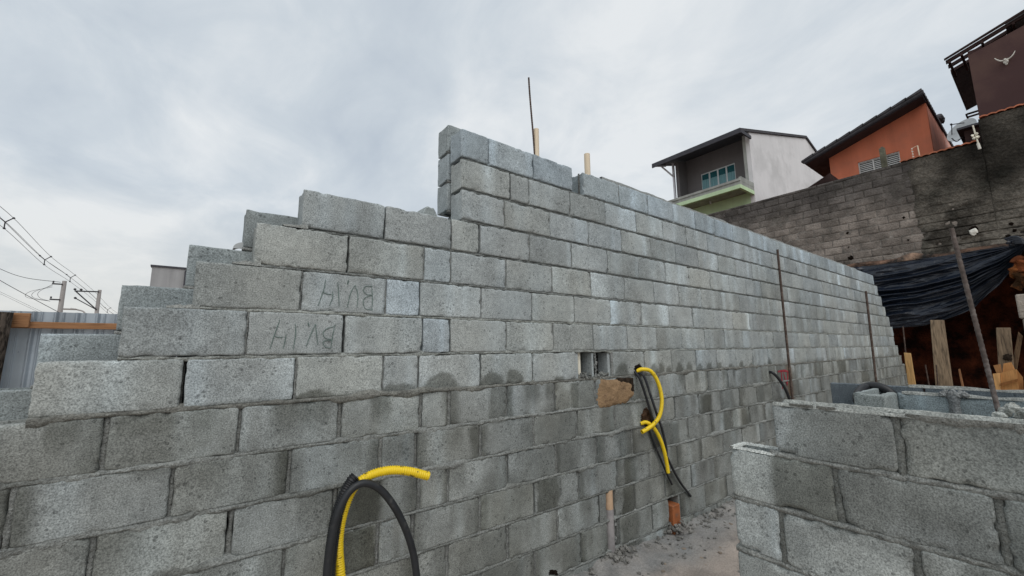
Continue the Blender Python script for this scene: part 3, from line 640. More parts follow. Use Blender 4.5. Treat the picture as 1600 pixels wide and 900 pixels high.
# grey end block set across the wall line
TE = lambda P: np.stack([CX-.22+P[..., 1]*1., -P[..., 0], P[..., 2]], -1)
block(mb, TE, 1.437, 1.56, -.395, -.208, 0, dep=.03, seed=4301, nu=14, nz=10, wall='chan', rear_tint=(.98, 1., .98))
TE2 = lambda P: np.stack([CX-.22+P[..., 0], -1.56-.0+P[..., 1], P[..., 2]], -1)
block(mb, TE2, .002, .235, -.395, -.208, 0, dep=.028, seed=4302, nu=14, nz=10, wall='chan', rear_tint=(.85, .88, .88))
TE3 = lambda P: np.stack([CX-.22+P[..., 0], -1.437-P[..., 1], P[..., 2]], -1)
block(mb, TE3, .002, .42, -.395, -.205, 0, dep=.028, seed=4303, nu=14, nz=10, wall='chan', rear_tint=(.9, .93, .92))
for k in range(5):
    zt = -.40-.2*k
    for i in range(6): block(mb, TC, 1.24+.4*i-(.2 if k % 2 else 0), 1.63+.4*i-(.2 if k % 2 else 0), zt-.19, zt, 0, seed=4400+k*20+i, nu=5, nz=4, wall='chan')
mb.build('blockwork', M['block'], chan)
mm = MB(); u = np.arange(1.58, 3.6, .01)
for (x0_, w_, zt_) in ((CX, .03, -.212), (CX+.165, .03, -.19)):
    h = .003+.010*fbm(u*8, 0*u, 7, 3); P = np.stack([np.stack([x0_+0*u-.001, -u, zt_-.004+0*u], -1), np.stack([x0_+.003+0*u, -u, zt_+h], -1), np.stack([x0_+w_-.003+0*u, -u, zt_+h], -1), np.stack([x0_+w_+.001+0*u, -u, zt_-.004+0*u], -1)], 0)
    mm.grid(P, (1.15, 1.15, 1.12, 0))
z = np.linspace(-.40, -.205, 26)     # mortar blob on the open joint
for (c, wd, pr) in ((1.757, .026, .018),):
    wv = wd*(.6+.7*fbm(z*20, 0*z, 3)); P = np.stack([np.stack([CX+.002+0*z, -(c-wv), z], -1), np.stack([CX-pr*(.4+fbm(z*30, 0*z, 8)), -(c-wv*.4), z], -1), np.stack([CX-pr*(.4+fbm(z*34, 0*z, 9)), -(c+wv*.4), z], -1), np.stack([CX+.002+0*z, -(c+wv), z], -1)], 0)
    mm.grid(P, (.8, .82, .86, 0))
for q in range(10): chunk(mm, (CX+.01*(q % 3), -1.757+.008*(q-5), -.205+.004*(q % 3)), .014, np.random.RandomState(q+40), (.9, .9, .92, 0))
mm.build('mortar_joints', M['mortar'], chan)

# ------------------------------------------------------------------ mortar droppings along the wall foot
mb = MB(); rs = np.random.RandomState(8)
for _ in range(420):
    x = rs.uniform(2.2, 4.9) if rs.rand() < .9 else rs.uniform(2.2, 6.3); y = -abs(rs.normal(.03, .12)) if rs.rand() < .85 else -rs.uniform(0, 1.1)
    if x > 2.3 and y < -1.1: continue
    r_ = rs.uniform(.004, .014)*(1.5 if rs.rand() < .06 else 1); chunk(mb, (x, y, float(gz(np.array(x), np.array(y)))+r_*.3+.02*max(0, 1+y/.15)), r_, rs, (1, 1, 1, 0), flat=.7)
for x0 in (2.9, 3.66, 2.98):
    for _ in range(50): 
        r_ = rs.uniform(.006, .018); chunk(mb, (x0+rs.normal(0, .06), -abs(rs.normal(0, .045)), -1.44+abs(rs.normal(0, .02))), r_, rs, (1.05, 1.05, 1.05, 0))
for _ in range(35):
    x = rs.uniform(2.7, 5.2); y = -rs.uniform(.15, 1.1); chunk(mb, (x, y, float(gz(np.array(x), np.array(y)))), rs.uniform(.008, .02), rs, (1.3, 1.1, .95, 0), flat=.25)
tag(mb.build('mortar_rubble', M['rubble']), 'crumbled mortar droppings and grit along the foot of the long wall', 'rubble', kind='stuff')

# ------------------------------------------------------------------ pipes, conduits, cables
def conduit(name, m, pix, y, r, label, cat, corr=.0, pitch=.008, group=None, parent=None, n=None, open_end=True, ys=None, seg=12, col=None):
    P = np.array([at(a, b, 1, (y if ys is None else ys[i])) for i, (a, b) in enumerate(pix)])
    ln = np.linalg.norm(np.diff(P, axis=0), axis=1).sum()
    n = n or (int(ln/pitch*4) if corr else 70)
    S = spline(P, n); rad = None
    if corr: rad = r*(1-corr*(.5+.5*np.sign(np.sin(np.arange(n)*2*math.pi/4+.4))))
    mb = MB(); mb.tube(S, r, seg, col=col, rad=rad, open_end=open_end); o = mb.build(name, m, parent)
    if label: tag(o, label, cat, group)
    return o
conduit('flexible_conduit', M['black'], [(511, 960), (514, 900), (519, 850), (526, 808), (538, 772), (549, 752), (556, 744)], -.13, .026, 'ribbed black conduit standing at the left of the arched hose', 'conduit', .16, .009)
conduit('flexible_conduit', M['yellow'], [(534, 960), (532, 900), (529, 860), (531, 825), (541, 786), (556, 758), (580, 742), (608, 735), (636, 736), (670, 744)], -.11, .021, 'yellow corrugated conduit curving over beside the black hose at the bottom left', 'conduit', .15, .010, ys=[-.11, -.11, -.11, -.11, -.12, -.13, -.14, -.16, -.18, -.20])
conduit('flexible_hose', M['rubber'], [(509, 960), (511, 900), (517, 850), (528, 802), (545, 769), (567, 755), (592, 763), (615, 790), (633, 825), (645, 862), (651, 900), (655, 950)], -.16, .0165, 'smooth black hose bent into an arch at the bottom centre', 'hose')
conduit('flexible_conduit', M['yellow'], [(994, 580), (1004, 577), (1018, 581), (1029, 600), (1034, 625), (1031, 648), (1022, 662), (1010, 671), (1003, 675)], -.06, .0165, 'upper yellow conduit looping from the hole in the long wall', 'conduit', .12, .010, ys=[.0, -.03, -.06, -.08, -.09, -.09, -.08, -.07, -.06])
conduit('flexible_conduit', M['yellow'], [(1001, 662), (1010, 660), (1021, 668), (1031, 685), (1038, 706), (1042, 725), (1044, 739)], -.06, .0155, 'lower yellow conduit hanging below the yellow loop', 'conduit', .12, .010, ys=[.0, -.03, -.05, -.06, -.06, -.06, -.06])
conduit('flexible_hose', M['rubber'], [(991, 580), (1000, 593), (1011, 625), (1020, 655), (1032, 688), (1046, 722), (1062, 752), (1079, 775)], -.04, .010, 'long black cable pipe hanging from the wall hole and reaching furthest right', 'hose', ys=[.0, -.03, -.04, -.04, -.03, -.03, -.03, -.01])
conduit('flexible_hose', M['rubber'], [(994, 581), (1006, 588), (1019, 625), (1029, 655), (1035, 672), (1041, 700), (1041, 718)], -.05, .010, 'short dark hose just behind the yellow loop on the wall', 'hose', ys=[.0, -.03, -.05, -.05, -.045, -.04, -.03], col=(1.5, 1.5, 1.6, 0))
conduit('flexible_hose', M['rubber'], [(1013, 668), (1019, 685), (1030, 712), (1042, 740), (1050, 757)], -.02, .009, 'thin black hose under the lower yellow conduit', 'hose')
conduit('flexible_hose', M['rubber'], [(1200, 581), (1208, 583), (1219, 595), (1229, 612), (1236, 632), (1240, 650)], -.04, .016, 'black hose drooping from the wall near the red strokes', 'hose', ys=[.02, -.04, -.07, -.08, -.08, -.06])
mb = MB(); th = np.linspace(-.25, math.pi+.15, 40)      # hose arch over the channel wall
P = np.array([at(1340+25*(1-math.cos(t))*.9+8*(t > 1.6)*(t-1.6), 622-19*math.sin(t) , 0, 3.42-.16*(t < 1.2)*(1.2-t)) for t in th]); mb.tube(spline(P[::5], 40), .022, 12)
tag(mb.build('flexible_hose', M['black']), 'black pipe bend arching out of the channel wall top', 'hose')
def pipe(name, m, p0, p1, r, label, cat, seg=20, wall=.85, group=None):
    mb = MB(); p0 = np.array(p0); p1 = np.array(p1); mb.tube(np.array([p0+(p1-p0)*t for t in np.linspace(0, 1, 6)]), r, seg, open_end=True); return tag(mb.build(name, m), label, cat, group)
# beige pvc stubs between the two walls
a = at(838, 202, 1, .15); pipe('pvc_pipe', M['pvc'], (a[0], .152, 1.2), (a[0], .152, a[2]), .0205, 'beige plastic pipe rising behind the wall top beside the thin rod', 'pipe')
a = at(917, 241, 1, .155); pipe('pvc_pipe', M['pvc'], (a[0], .155, 1.15), (a[0], .155, a[2]), .025, 'thicker beige plastic pipe standing in the gap of the top course', 'pipe')
pipe('pvc_pipe', M['pvcin'], (2.672, .06, -.20), (2.668, .06, 0), .018, 'cream pipe inside the left open cell of the long wall', 'pipe')
# drain pipe in the slot
mb = MB(); mb.tube(np.array([(2.905, .030, z) for z in np.linspace(-1.5, -1.13, 8)]), .036, 20, col=(.62, .62, .66, 0)); mb.tube(np.array([(2.905, .030, z) for z in np.linspace(-1.129, -1.0, 4)]), .0345, 20, col=(1.0, .74, .52, 0))
dp = tag(mb.build('drain_pipe', mat('smeared_pvc', (.50, .47, .44), .8, .2, 15, .4, 60, attr=True)), 'upright drain pipe half smeared with mortar, set in a slot at the wall foot', 'pipe')
mb = MB(); rs = np.random.RandomState(5)
for _ in range(16): chunk(mb, (2.952+rs.normal(0, .004), .01+rs.uniform(0, .03), rs.uniform(-1.4, -1.2)), rs.uniform(.006, .013), rs)
mb.build('mortar_dab', M['mortar'], dp)
mb = MB(); mb.box((3.632, -.022, -1.49), (3.735, .09, -1.262), bev=.006)
tag(mb.build('clay_brick', M['terra']), 'orange terracotta brick upright in the wall foot', 'brick')

def rebar(label, p0, p1, r=.0065, twist=True, nm='rebar', m=None, col=None):
    p0, p1 = np.array(p0, float), np.array(p1, float); ln = np.linalg.norm(p1-p0); n = int(ln/.006) if twist else 6
    P = p0+(p1-p0)*np.linspace(0, 1, n)[:, None]
    rad = r*(1+.15*(np.arange(n) % 3 == 0)) if twist else np.full(n, r)
    P[:, 0] += .006*np.sin(np.linspace(0, 5, n)); mb = MB(); mb.tube(P, r, 8, rad=rad, col=col); return tag(mb.build(nm, m or M['rebar']), label, 'rebar')
a = at(827, 122, 1, .152); b = at(834, 236, 1, .152); d_ = (b-a); rebar('brown steel bar rising highest above the wall top', b+d_*.5, a, .0065)
a = at(1215, 390, 1, -.10); b = at(1237, 622, 1, -.10); rebar('upright rusty steel bar in front of the long wall near the red strokes', (b[0], -.10, -1.46), a, .014, False)
a = at(1353, 455, 1, -.14); b = at(1368, 602, 1, -.14); rebar('upright thin steel bar near the far end of the long wall', (b[0], -.14, -1.46), a, .017, False)
a = at(1487, 357, 0, 2.7); b = at(1562, 652, 0, 2.7); rebar('long ribbed steel bar standing between the low walls at the right', (b+(b-a)*.4), a, .0068, col=(1.4, 1.6, 1.75, 0))
mb = MB()     # mortar plug where that bar passes the near wall top
for q in range(8): chunk(mb, (2.50+.02*(q % 3), -1.945-.010*q, -.20+.010*(q % 4)), .016, np.random.RandomState(q+90), (1.6, 1.6, 1.55, 0))
mb.build('mortar_dab', M['mortar'], near)
# short offcut on the rear wall
mb = MB(); th = np.linspace(0, math.pi, 14); rr = .045
P = np.array([[(.53+rr+rr*-math.cos(t), .20+.12*q, .505+rr*.75*math.sin(t)*s2) for t in th] for q, s2 in ((0, 1), (1, 1))]); mb.grid(P, (1, 1, 1, 0))
P2 = P.copy(); P2[..., 2] -= .006; mb.grid(P2, (.8, .8, .8, 0)); mb.add(P[0], [tuple(range(14))], (1, 1, 1, 0))
tag(mb.build('gutter_offcut', M['dish']), 'small pale grey rounded offcut lying on the rear wall step', 'offcut')

# ------------------------------------------------------------------ terrain behind
mb = MB()
X_ = np.array([14.6, 16, 19, 24, 34, 60, 300]); Y_ = np.array([-300, -60, -20, -8, -3, 0, 4, 8, 14, 22, 50, 300]); GX, GY = np.meshgrid(X_, Y_, indexing='ij')
GZ = 4.2+.03*np.clip(GX-15, 0, 30)-.25*np.clip(GY-15, 0, 24)
GZ = np.maximum(GZ, -1.4); mb.grid(np.stack([GX, GY, GZ], -1)); P = np.stack([np.stack([14.6+0*Y_, Y_, GZ[0]], -1), np.stack([14.6+0*Y_, Y_, -1.6+0*Y_+0*Y_], -1)], 0)
P = P[:, (Y_ >= 4)]; mb.grid(P, smooth=False)
tag(mb.build('hillside', M['soil']), kind='structure')

# ------------------------------------------------------------------ retaining wall
RX = 14.2
ret = empty('retaining_wall', (RX+.1, 1, 2.0), 'tall dark weathered block retaining wall below the houses', 'wall')
TRW = lambda P: np.stack([RX+P[..., 1]*1.0, -P[..., 0], P[..., 2]], -1)
mb = MB(); rs = np.random.RandomState(21)
def rblock(u0_, u1_, z0, z1, sd):
    rs = np.random.RandomState(int(sd) % 1000003); nu, nz = 5, 3
    us = np.r_[0, .012, np.linspace(.03, u1_-u0_-.03, nu), u1_-u0_-.012, u1_-u0_]; zs = np.r_[0, .012, np.linspace(.03, z1-z0-.03, nz), z1-z0-.012, z1-z0]
    A, B = np.meshgrid(us, zs, indexing='ij'); e_ = np.minimum(np.minimum(A, us[-1]-A), np.minimum(B, zs[-1]-B))
    d = .014*(1-np.clip(e_/.015, 0, 1))+rs.uniform(-.008, .008)+.012*(fbm((u0_+A)*9, (z0+B)*9, sd, 2)-.5)
    br = rs.uniform(.82, 1.18); zz = z0+B; U = u0_+A
    # black weathering along the top and pale lime low down
    dk = sst(3.1, 4.3, zz+.9*(fbm(U*.8, zz*.8, 5)-.5)); t = br*(1-.55*dk)*(.7+.6*fbm(U*3, zz*3, 9))
    C = np.stack([t*(1.0+.04*(1-dk)), t, t*(.98+.06*dk), 0*t], -1); mb.grid(TRW(np.stack([U, d, zz], -1)), C)
    ring = np.array([(us[0], zs[0]), (us[-1], zs[0]), (us[-1], zs[-1]), (us[0], zs[-1]), (us[0], zs[0])]); G = np.stack([np.stack([u0_+ring[:, 0], .02+0*ring[:, 0], z0+ring[:, 1]], -1), np.stack([u0_+ring[:, 0], .08+0*ring[:, 0], z0+ring[:, 1]], -1)], 1); mb.grid(TRW(G), (br*.8, br*.8, br*.8, 0), smooth=False)
k = 0; z = 2.10
while z < 4.55:
    u = -8.-(.2 if k % 2 else 0)
    while u < .75:
        if not (-1.0 > u > -99 and False): rblock(u+rs.uniform(.002, .008), u+.392-rs.uniform(.0, .006), z+.004, min(z+.19, 4.58), 5000+k*100+int(u*10+200))
        u += .4
    z += .2; k += 1
mb.build('blockwork', M['oldblock'], ret)
mb = MB(); u = np.linspace(-8.2, .5, 500); zz = np.linspace(2.06, 4.575, 150); U, Z = np.meshgrid(u, zz, indexing='ij')
d = .013+.030*(fbm(U*10, Z*10, 2, 3)-.5)+.018*np.clip(fbm(U*2.2, Z*2.2, 8)-.5, 0, 1)*-2
dk = sst(3.1, 4.3, Z+.9*(fbm(U*.8, Z*.8, 5)-.5)); t = .9*(1-.6*dk)*(.6+.8*fbm(U*4, Z*4, 6)); mb.grid(TRW(np.stack([U, d, Z], -1)), np.stack([t, t, t, 0*t], -1))
mb.box((RX+.05, -.6, 2.06), (RX+.38, 8.4, 4.57), (.3, .3, .3, 0))
mb.build('mortar_joints', M['oldblock'], ret)
# rough rendered part towards the right
mb = MB(); u = np.linspace(.20, 6.5, 420); zz = np.linspace(2.07, 5.12, 200); U, Z = np.meshgrid(u, zz, indexing='ij')
ztop = np.where(U < 1.55, 4.56, 5.09); Z = 2.07+(Z-2.07)/(5.12-2.07)*(ztop-2.07)
Uo = U+.0; edge = np.clip(1-(U-.20-.12*fbm(Z*3, 0*Z, 4))/.12, 0, 1)
course = np.abs(((Z-2.1) % .2)/.2-.5)*2; vis = sst(3.6, 2.6, Z+.8*(fbm(U*1.1, Z*1.1, 12)-.5))
d = -.03+.03*(fbm(U*2.5, Z*2.5, 3, 3)-.5)+.035*(fbm(U*11, Z*13, 14, 3)-.5)+.045*vis*sst(.86, 1, course)+.035*sst(.60, .75, fbm(U*3.2, Z*3.8, 33))*(.3+.7*vis)+.06*edge
t = (.62+.6*sst(.4, .7, fbm(U*1.7, Z*1.7, 18, 3))+1.1*vis*sst(.38, .66, fbm(U*3, Z*3, 28, 3)))*(1-.45*vis*1.3*sst(.80, .95, course)*sst(.3, .5, fbm(U*4, Z*2, 8)))
pale = sst(4.2, 4.7, Z+.5*(fbm(U*2, Z*2, 3)-.5))*sst(1.6, 2.0, U); t = t+.7*pale*fbm(U*7, Z*4, 55)
t = t*(1-.45*sst(3.3, 4.2, Z+1.2*(fbm(U*1.3, Z*1.3, 88)-.5))*sst(.3, 1.2, U)); C = np.stack([t*1.04, t*1.0, t*.94, 0*t], -1); blot = np.exp(-((U-1.42)/.16)**2)*sst(3.9, 4.3, Z); C[..., :3] *= (1-.6*blot)[..., None]
mb.grid(TRW(np.stack([U, d, Z], -1)), C)
mb.box((RX+.0, -6.5, 2.07), (RX+.38, -1.56, 5.085), (.5, .5, .5, 0)); mb.box((RX+.02, -1.56, 2.07), (RX+.38, -.6, 4.55), (.5, .5, .5, 0))
mb.build('render_coat', M['oldplaster'], ret)
mb = MB()      # red soil strip under the wall base
u = np.linspace(-8, 6.5, 300); zz = np.linspace(0, 1, 12); U, Q = np.meshgrid(u, zz, indexing='ij')
top_ = 2.11+.10*fbm(U*1.5, 0*U, 4)+.10*np.exp(-((U-.13)/.2)**2); Z = 1.98+(top_-1.98)*Q
d = -.05+.05*(fbm(U*6, Z*14, 4, 3)-.5)-.05*np.sin(Q*3.14)
g = fbm(U*2, Z*5, 66, 3); lite = np.exp(-((U-.12)/.22)**2); C = np.stack([1.0+.8*g+1.6*lite, 2.0+1.2*g+3.4*lite, 3.2+1.8*g+5.5*lite, 0*g], -1)
mb.grid(TRW(np.stack([U, d, Z], -1)), C); mb.build('soil_seam', M['soil'], ret)
def ublob(px, py, r, m, name, col=(1, 1, 1, 0), x=RX-.03, flat=.5, label=None):
    p = at(px, py, 0, x); mb = MB(); rs = np.random.RandomState(px); chunk(mb, (0, 0, 0), r*(.62 if name == 'weep_hole' else .8), rs, col)
    P = mb.v[0]; P[:, 0] *= flat; mb.v[0] = P+p; return mb.build(name, m, ret)
for (px, py, r) in ((1329, 403, .10), (1361, 411, .05), (1377, 409, .06), (1392, 407, .05), (1419, 375, .04), (1324, 364, .05), (1326, 386, .03), (1521, 358, .12), (1575, 369, .06), (1585, 360, .06), (1580, 350, .0601), (1412, 340, .05)): ublob(px, py, r, M['burnt_shade'], 'weep_hole', (.25, .22, .2, 0), x=RX+(.0 if px < 1400 else -.04))  # dark lumps on the wall, with the shade of a hole as their colour
ublob(1521, 362, .09, M['bone'], 'pipe_stub', x=RX-.09)
mb = MB()
def cope(y0, y1, z, x0=RX-.06, x1=RX+.44):
    n = int(abs(y1-y0)/.12); ysx = np.linspace(y0, y1, n)
    for i in range(n-1):
        yy = np.linspace(ysx[i], ysx[i+1], 6); hh = .022*np.sin(np.linspace(0, math.pi, 6)); P = np.stack([np.stack([x0+0*yy, yy, z-.03+hh], -1), np.stack([x0+0*yy, yy, z+hh], -1), np.stack([x1+0*yy, yy, z+.02+hh], -1)], 0); mb.grid(P, (np.random.RandomState(i).uniform(.8, 1.3),)*3+(0,), smooth=False)
cope(-.18, -1.5, 4.60); cope(-1.57, -6, 5.13); mb.build('tile_coping', M['coping'], ret)
# short dark post on the retaining wall, electric fence brackets
mb = MB(); mb.box((RX+.02, .13-.055, 4.55), (RX+.14, .13+.055, 5.12), (.55, .6, .5, 0), bev=.012); mb.box((RX+.03, .10, 5.118), (RX+.12, .15, 5.15), (.5, .5, .5, 0), bev=.01)
tag(mb.build('concrete_post', M['oldblock']), 'short mossy concrete post before the white shutters', 'post')
fr = empty('electric_fence_bracket', (RX+.1, -.48, 4.6), 'rusty thin fence bracket with insulators in front of the orange wall', 'bracket')
mb = MB(); mb.tube(np.array([(RX+.1, -.53, 4.56), (RX+.1, -.52, 4.93)]), .012, 8); mb.build('upright', M['pvc'], fr)
for i in range(5): mb = MB(); mb.tube(np.array([(RX+.1, -.43, 4.60+.07*i), (RX+.1, -.40, 4.605+.07*i)]), .014, 8); mb.build('insulator', M['bone'], fr)
mb = MB(); mb.tube(np.array([(RX+.1, -.415, 4.56), (RX+.1, -.41, 4.91)]), .005, 6); mb.tube(np.array([(RX+.1, -.41, 4.90), (RX+.1, -.52, 4.93)]), .006, 6); mb.build('wire_rod', M['pvc'], fr)
fr = empty('electric_fence_bracket', (RX-.15, -1.48, 4.4), 'pale pole clamp with knobs at the step of the retaining wall', 'bracket')
a = at(1520, 196, 0, RX-.15); b = at(1531, 233, 0, RX-.15); mb = MB(); mb.tube(np.array([a, b]), .014, 8); mb.build('upright', M['pvcin'], fr)
for (px, py) in ((1520, 212), (1526, 209), (1528, 214), (1522, 216)): mb = MB(); chunk(mb, at(px, py, 0, RX-.17), .03, np.random.RandomState(px)); mb.build('insulator', M['pvcin'], fr)
mb = MB(); mb.tube(np.array([at(1528, 224, 0, RX-.15), b]), .026, 8); mb.build('end_cap', M['bone'], fr)

# ------------------------------------------------------------------ excavated hollow under the wall
mb = MB(); Yc = np.linspace(-7, 9, 120); q = np.linspace(0, 1, 40); U, Q = np.meshgrid(Yc, q, indexing='ij')
Zc = -1.5+3.55*Q; Xc = 16.4+.5*(fbm(U*1.2, Zc*1.2, 3, 4)-.5)-.9*(1-Q)**3
g = fbm(U*3, Zc*3, 13, 3); mb.grid(np.stack([Xc, U, Zc], -1), np.stack([.32+.4*g, .26+.3*g, .26+.3*g, 0*g], -1))
mb.grid(np.stack([np.stack([RX-.02+0*Yc, Yc, 2.04+0*Yc], -1), np.stack([16.6+0*Yc, Yc, 2.0+0*Yc], -1)], 0), (.2, .2, .2, 0))
Px = np.stack([np.stack([RX+0*q, -7+0*q, -1.5+3.55*q], -1), np.stack([16.6+0*q, -7+0*q, -1.5+3.55*q], -1)], 0); mb.grid(Px, (.4, .4, .4, 0)); Px = Px.copy(); Px[..., 1] = 9; mb.grid(Px, (.4, .4, .4, 0))
tag(mb.build('excavated_earth_bank', M['soil']), kind='structure')
mb = MB()       # orange clay lump beside the right pillar
for (px, py, r, cl) in ((1588, 424, .13, (2.3, 2.3, 1.6, 0)), (1600, 434, .17, (2.5, 2.4, 1.7, 0)), (1592, 447, .10, (2.4, 2.5, 2., 0)), (1608, 415, .20, (1.7, 1.5, 1.2, 0)), (1592, 408, .11, (1.0, .9, .8, 0))):
    p = at(px, py, 0, 13.55); chunk(mb, (0, 0, 0), r, np.random.RandomState(px), cl); mb.v[-1] = mb.v[-1]+p
tag(mb.build('clay_lump', M['soil']), 'bright orange clay lump above the concrete block pillar at the right edge', 'clay lump')
pil = empty('block_pillar', (13.4, -1.85, -1.46), 'pillar of stacked concrete blocks at the right edge under the tarpaulin', 'pillar')
for i, (zt, zb) in enumerate(((1.00, .52), (.51, .05), (.04, -.45), (-.46, -.95), (-.96, -1.5))):
    mb = MB(); yc = -1.90-.02*i; mb.box((13.3, yc-.28, zb), (13.6, yc+.26-.015*i, zt), (1.5, 1.48, 1.42, 0), bev=.02); mb.build('stacked_block', M['oldblock'], pil)

# tarpaulin -------------------------------------------------------------------
def tarp():
    mb = MB(); S = np.linspace(0, 1, 150); T_ = np.linspace(0, 1, 210)
    yb = np.array([2.2, 1.2, .17, -.55, -1.06, -1.47, -1.74, -1.90]); zb = np.array([.30, .33, .40, .56, .80, 1.28, 1.74, 2.03])
    G = np.zeros((len(S), len(T_), 3)); C = np.ones((len(S), len(T_), 4)); C[..., 3] = 0
    for i, s_ in enumerate(S):
        y = 2.2+(-1.90-2.2)*s_; bot = np.interp(-y, -yb, zb); bot = bot+.015*math.sin(y*9)+.02*math.sin(y*4)
        if y < -.45: bot += .0
        top = 2.02+.06*max(0, (1-s_))*0+.035*(s_)*2
        hh = top-bot; z = top-hh*T_
        ph = T_*2*math.pi*8+2.6*(fbm(np.full_like(T_, s_*2.0), T_*5, 6)-.5)*5+1.6*s_
        amp = .095*(1-.5*s_)*(.5+fbm(np.full_like(T_, s_*3), T_*7, 9)) * np.sin(np.pi*np.clip(T_, .02, .98))**.3
        cr_ = 1-np.abs(2*vn(np.full_like(T_, s_*5+T_.mean()), T_*22+s_*3, 23)-1); cr2 = 1-np.abs(2*vn(s_*16+T_*9, T_*30-s_*6, 29)-1)
        fold = (1-np.abs(np.sin(ph/2)))**1.3*amp*1.6+.05*cr_**2*(1-.5*s_)+.022*cr2**2+.02*(fbm(np.full_like(T_, s_*14), T_*26, 19, 2)-.5)
        bulge = .35*np.sin(np.pi*T_**.8)*(1-.6*s_)
        x = RX-.16-.25*T_*(1-.4*s_)-bulge*.6-fold
        G[i, :, 0] = x; G[i, :, 1] = y+.02*np.sin(T_*9); G[i, :, 2] = z-.02*np.sin(ph)*(1-s_*.6)
    mb.grid(G, C)
    # hanging tail to the right of the knot
    S2 = np.linspace(0, 1, 50); T2 = np.linspace(0, 1, 30); G = np.zeros((50, 30, 3))
    for i, s_ in enumerate(S2):
        y = -1.85-1.6*s_; G[i, :, 1] = y; G[i, :, 2] = 2.12-.05*s_-T2*(.16+.10*s_); G[i, :, 0] = RX-.16-.05*np.sin(T2*14+s_*5)-.04*np.sin(s_*20)
    mb.grid(G)
    return mb.build('tarpaulin', M['tarp'])
t_ = tag(tarp(), 'black plastic tarpaulin hanging in gathered folds below the retaining wall', 'tarpaulin')
mb = MB(); p = at(1582, 381, 0, 13.75)
for q in range(5): mb.tube(spline([p+[0, .02*q, .03*q], p+[-.08, -.1, -.02+.03*q], p+[-.02, -.35, -.12-.05*q], p+[0, -.8, -.1-.07*q]], 20), .028, 8)
for q in range(4): chunk(mb, p+np.array([-.02, .03*(q-2), .04*(q % 2)]), .06, np.random.RandomState(q))
mb.build('knot', M['tarp'], t_)

# timber props etc. ------------------------------------------------------------
def plank(label, pts, x, th, m, cat='post', nm='timber_post', tint=(1, 1, 1, 0), x1=None):
    "four photo corners of a board face standing at distance x, given a thickness"
    x1 = x if x1 is None else x1
    P = np.array([at(a, b, 0, x if i in (0, 1) else x1) for i, (a, b) in enumerate(pts)]); Q = P+np.array([th, 0, 0]); n = 8
    G = []
    for (A, B) in ((P, P),): pass
    V = np.vstack([P, Q]); F = [(0, 1, 2, 3), (7, 6, 5, 4), (0, 4, 5, 1), (1, 5, 6, 2), (2, 6, 7, 3), (3, 7, 4, 0)]
    mb = MB(); mb.add(V, F, tint); o = mb.build(nm, m)
    bv = o.modifiers.new('bevel', 'BEVEL'); bv.width = .008; bv.segments = 2
    return tag(o, label, cat)
plank('thick pale timber post propping the tarpaulin, left of the ribbed bar', [(1453, 500), (1474, 500), (1499, 680), (1468, 680)], 13.0, .12, M['wood'], tint=(1.7, 1.65, 1.5, 0))
plank('grey plank with a dark knot standing above the orange boards', [(1556, 512), (1579, 512), (1590, 640), (1564, 640)], 13.1, .05, M['wood'], cat='plank', nm='wood_plank', tint=(1.25, 1.2, 1.1, 0))
mb = MB(); chunk(mb, (0, 0, 0), .07, np.random.RandomState(2)); mb.v[0] *= np.array([.3, 1, 1]); mb.v[0] += at(1574, 558, 0, 13.08); kn = mb.build('wood_knot', M['burnt_shade'], bpy.data.objects['wood_plank'])
plank('slanting brown brace behind the knotted plank', [(1591, 518), (1598, 525), (1588, 585), (1579, 578)], 13.3, .05, M['wood'], cat='brace', nm='timber_brace', tint=(.9, .75, .6, 0))
plank('bright fresh timber board leaning at the far end of the long wall', [(1412, 551), (1423, 552), (1437, 640), (1424, 640)], 12.6, .04, M['newwood'], cat='board', nm='timber_board', tint=(1.1, 1.25, 1.2, 0))
plank('thin reddish stick leaning behind the channel wall', [(1497, 577), (1500, 576), (1514, 640), (1509, 640)], 12.0, .03, M['newwood'], cat='stick', nm='wood_stick', tint=(.55, .5, .55, 0))
for lab, a, b, x in (('thin steel rod hanging above the bright timber board', (1411, 510), (1416, 560), 12.8), ('thin pale rod left of the thick post', (1446, 570), (1458, 640), 12.8), ('thin dark rod close beside the thick post', (1463, 570), (1468, 640), 12.8)):
    rebar(lab, at(*b, 0, x), at(*a, 0, x), .012, False, nm='thin_rod', m=M['rebar'])
fb = empty('formwork_box', (13.0, -1.6, -1.46), 'rough box of bright orange boards under the knotted plank', 'formwork')
for pts, x, tn in (([(1563, 583), (1588, 577), (1596, 640), (1566, 640)], 12.75, (1.0, .95, .8, 0)), ([(1551, 584), (1562, 583), (1566, 640), (1562, 640)], 12.7, (1.25, 1.3, 1.2, 0)), ([(1552, 571), (1563, 569), (1566, 585), (1557, 583)], 12.9, (.8, .75, .7, 0)),
                ([(1588, 577), (1598, 590), (1601, 640), (1594, 640)], 12.8, (.75, .7, .6, 0)), ([(1600, 595), (1606, 590), (1612, 640), (1602, 640)], 12.7, (1.1, 1.05, .9, 0)), ([(1563, 599), (1590, 592), (1591, 596), (1563, 603)], 12.68, (.5, .4, .3, 0)), ([(1568, 568), (1580, 566), (1588, 582), (1566, 584)], 12.95, (1.1, 1., .85, 0))):
    P = np.array([at(a, b, 0, x) for a, b in pts]); V = np.vstack([P, P+[.05, 0, 0]]); mb = MB(); mb.add(V, [(0, 1, 2, 3), (7, 6, 5, 4), (0, 4, 5, 1), (1, 5, 6, 2), (2, 6, 7, 3), (3, 7, 4, 0)], tn); mb.build('board', M['newwood'], fb)

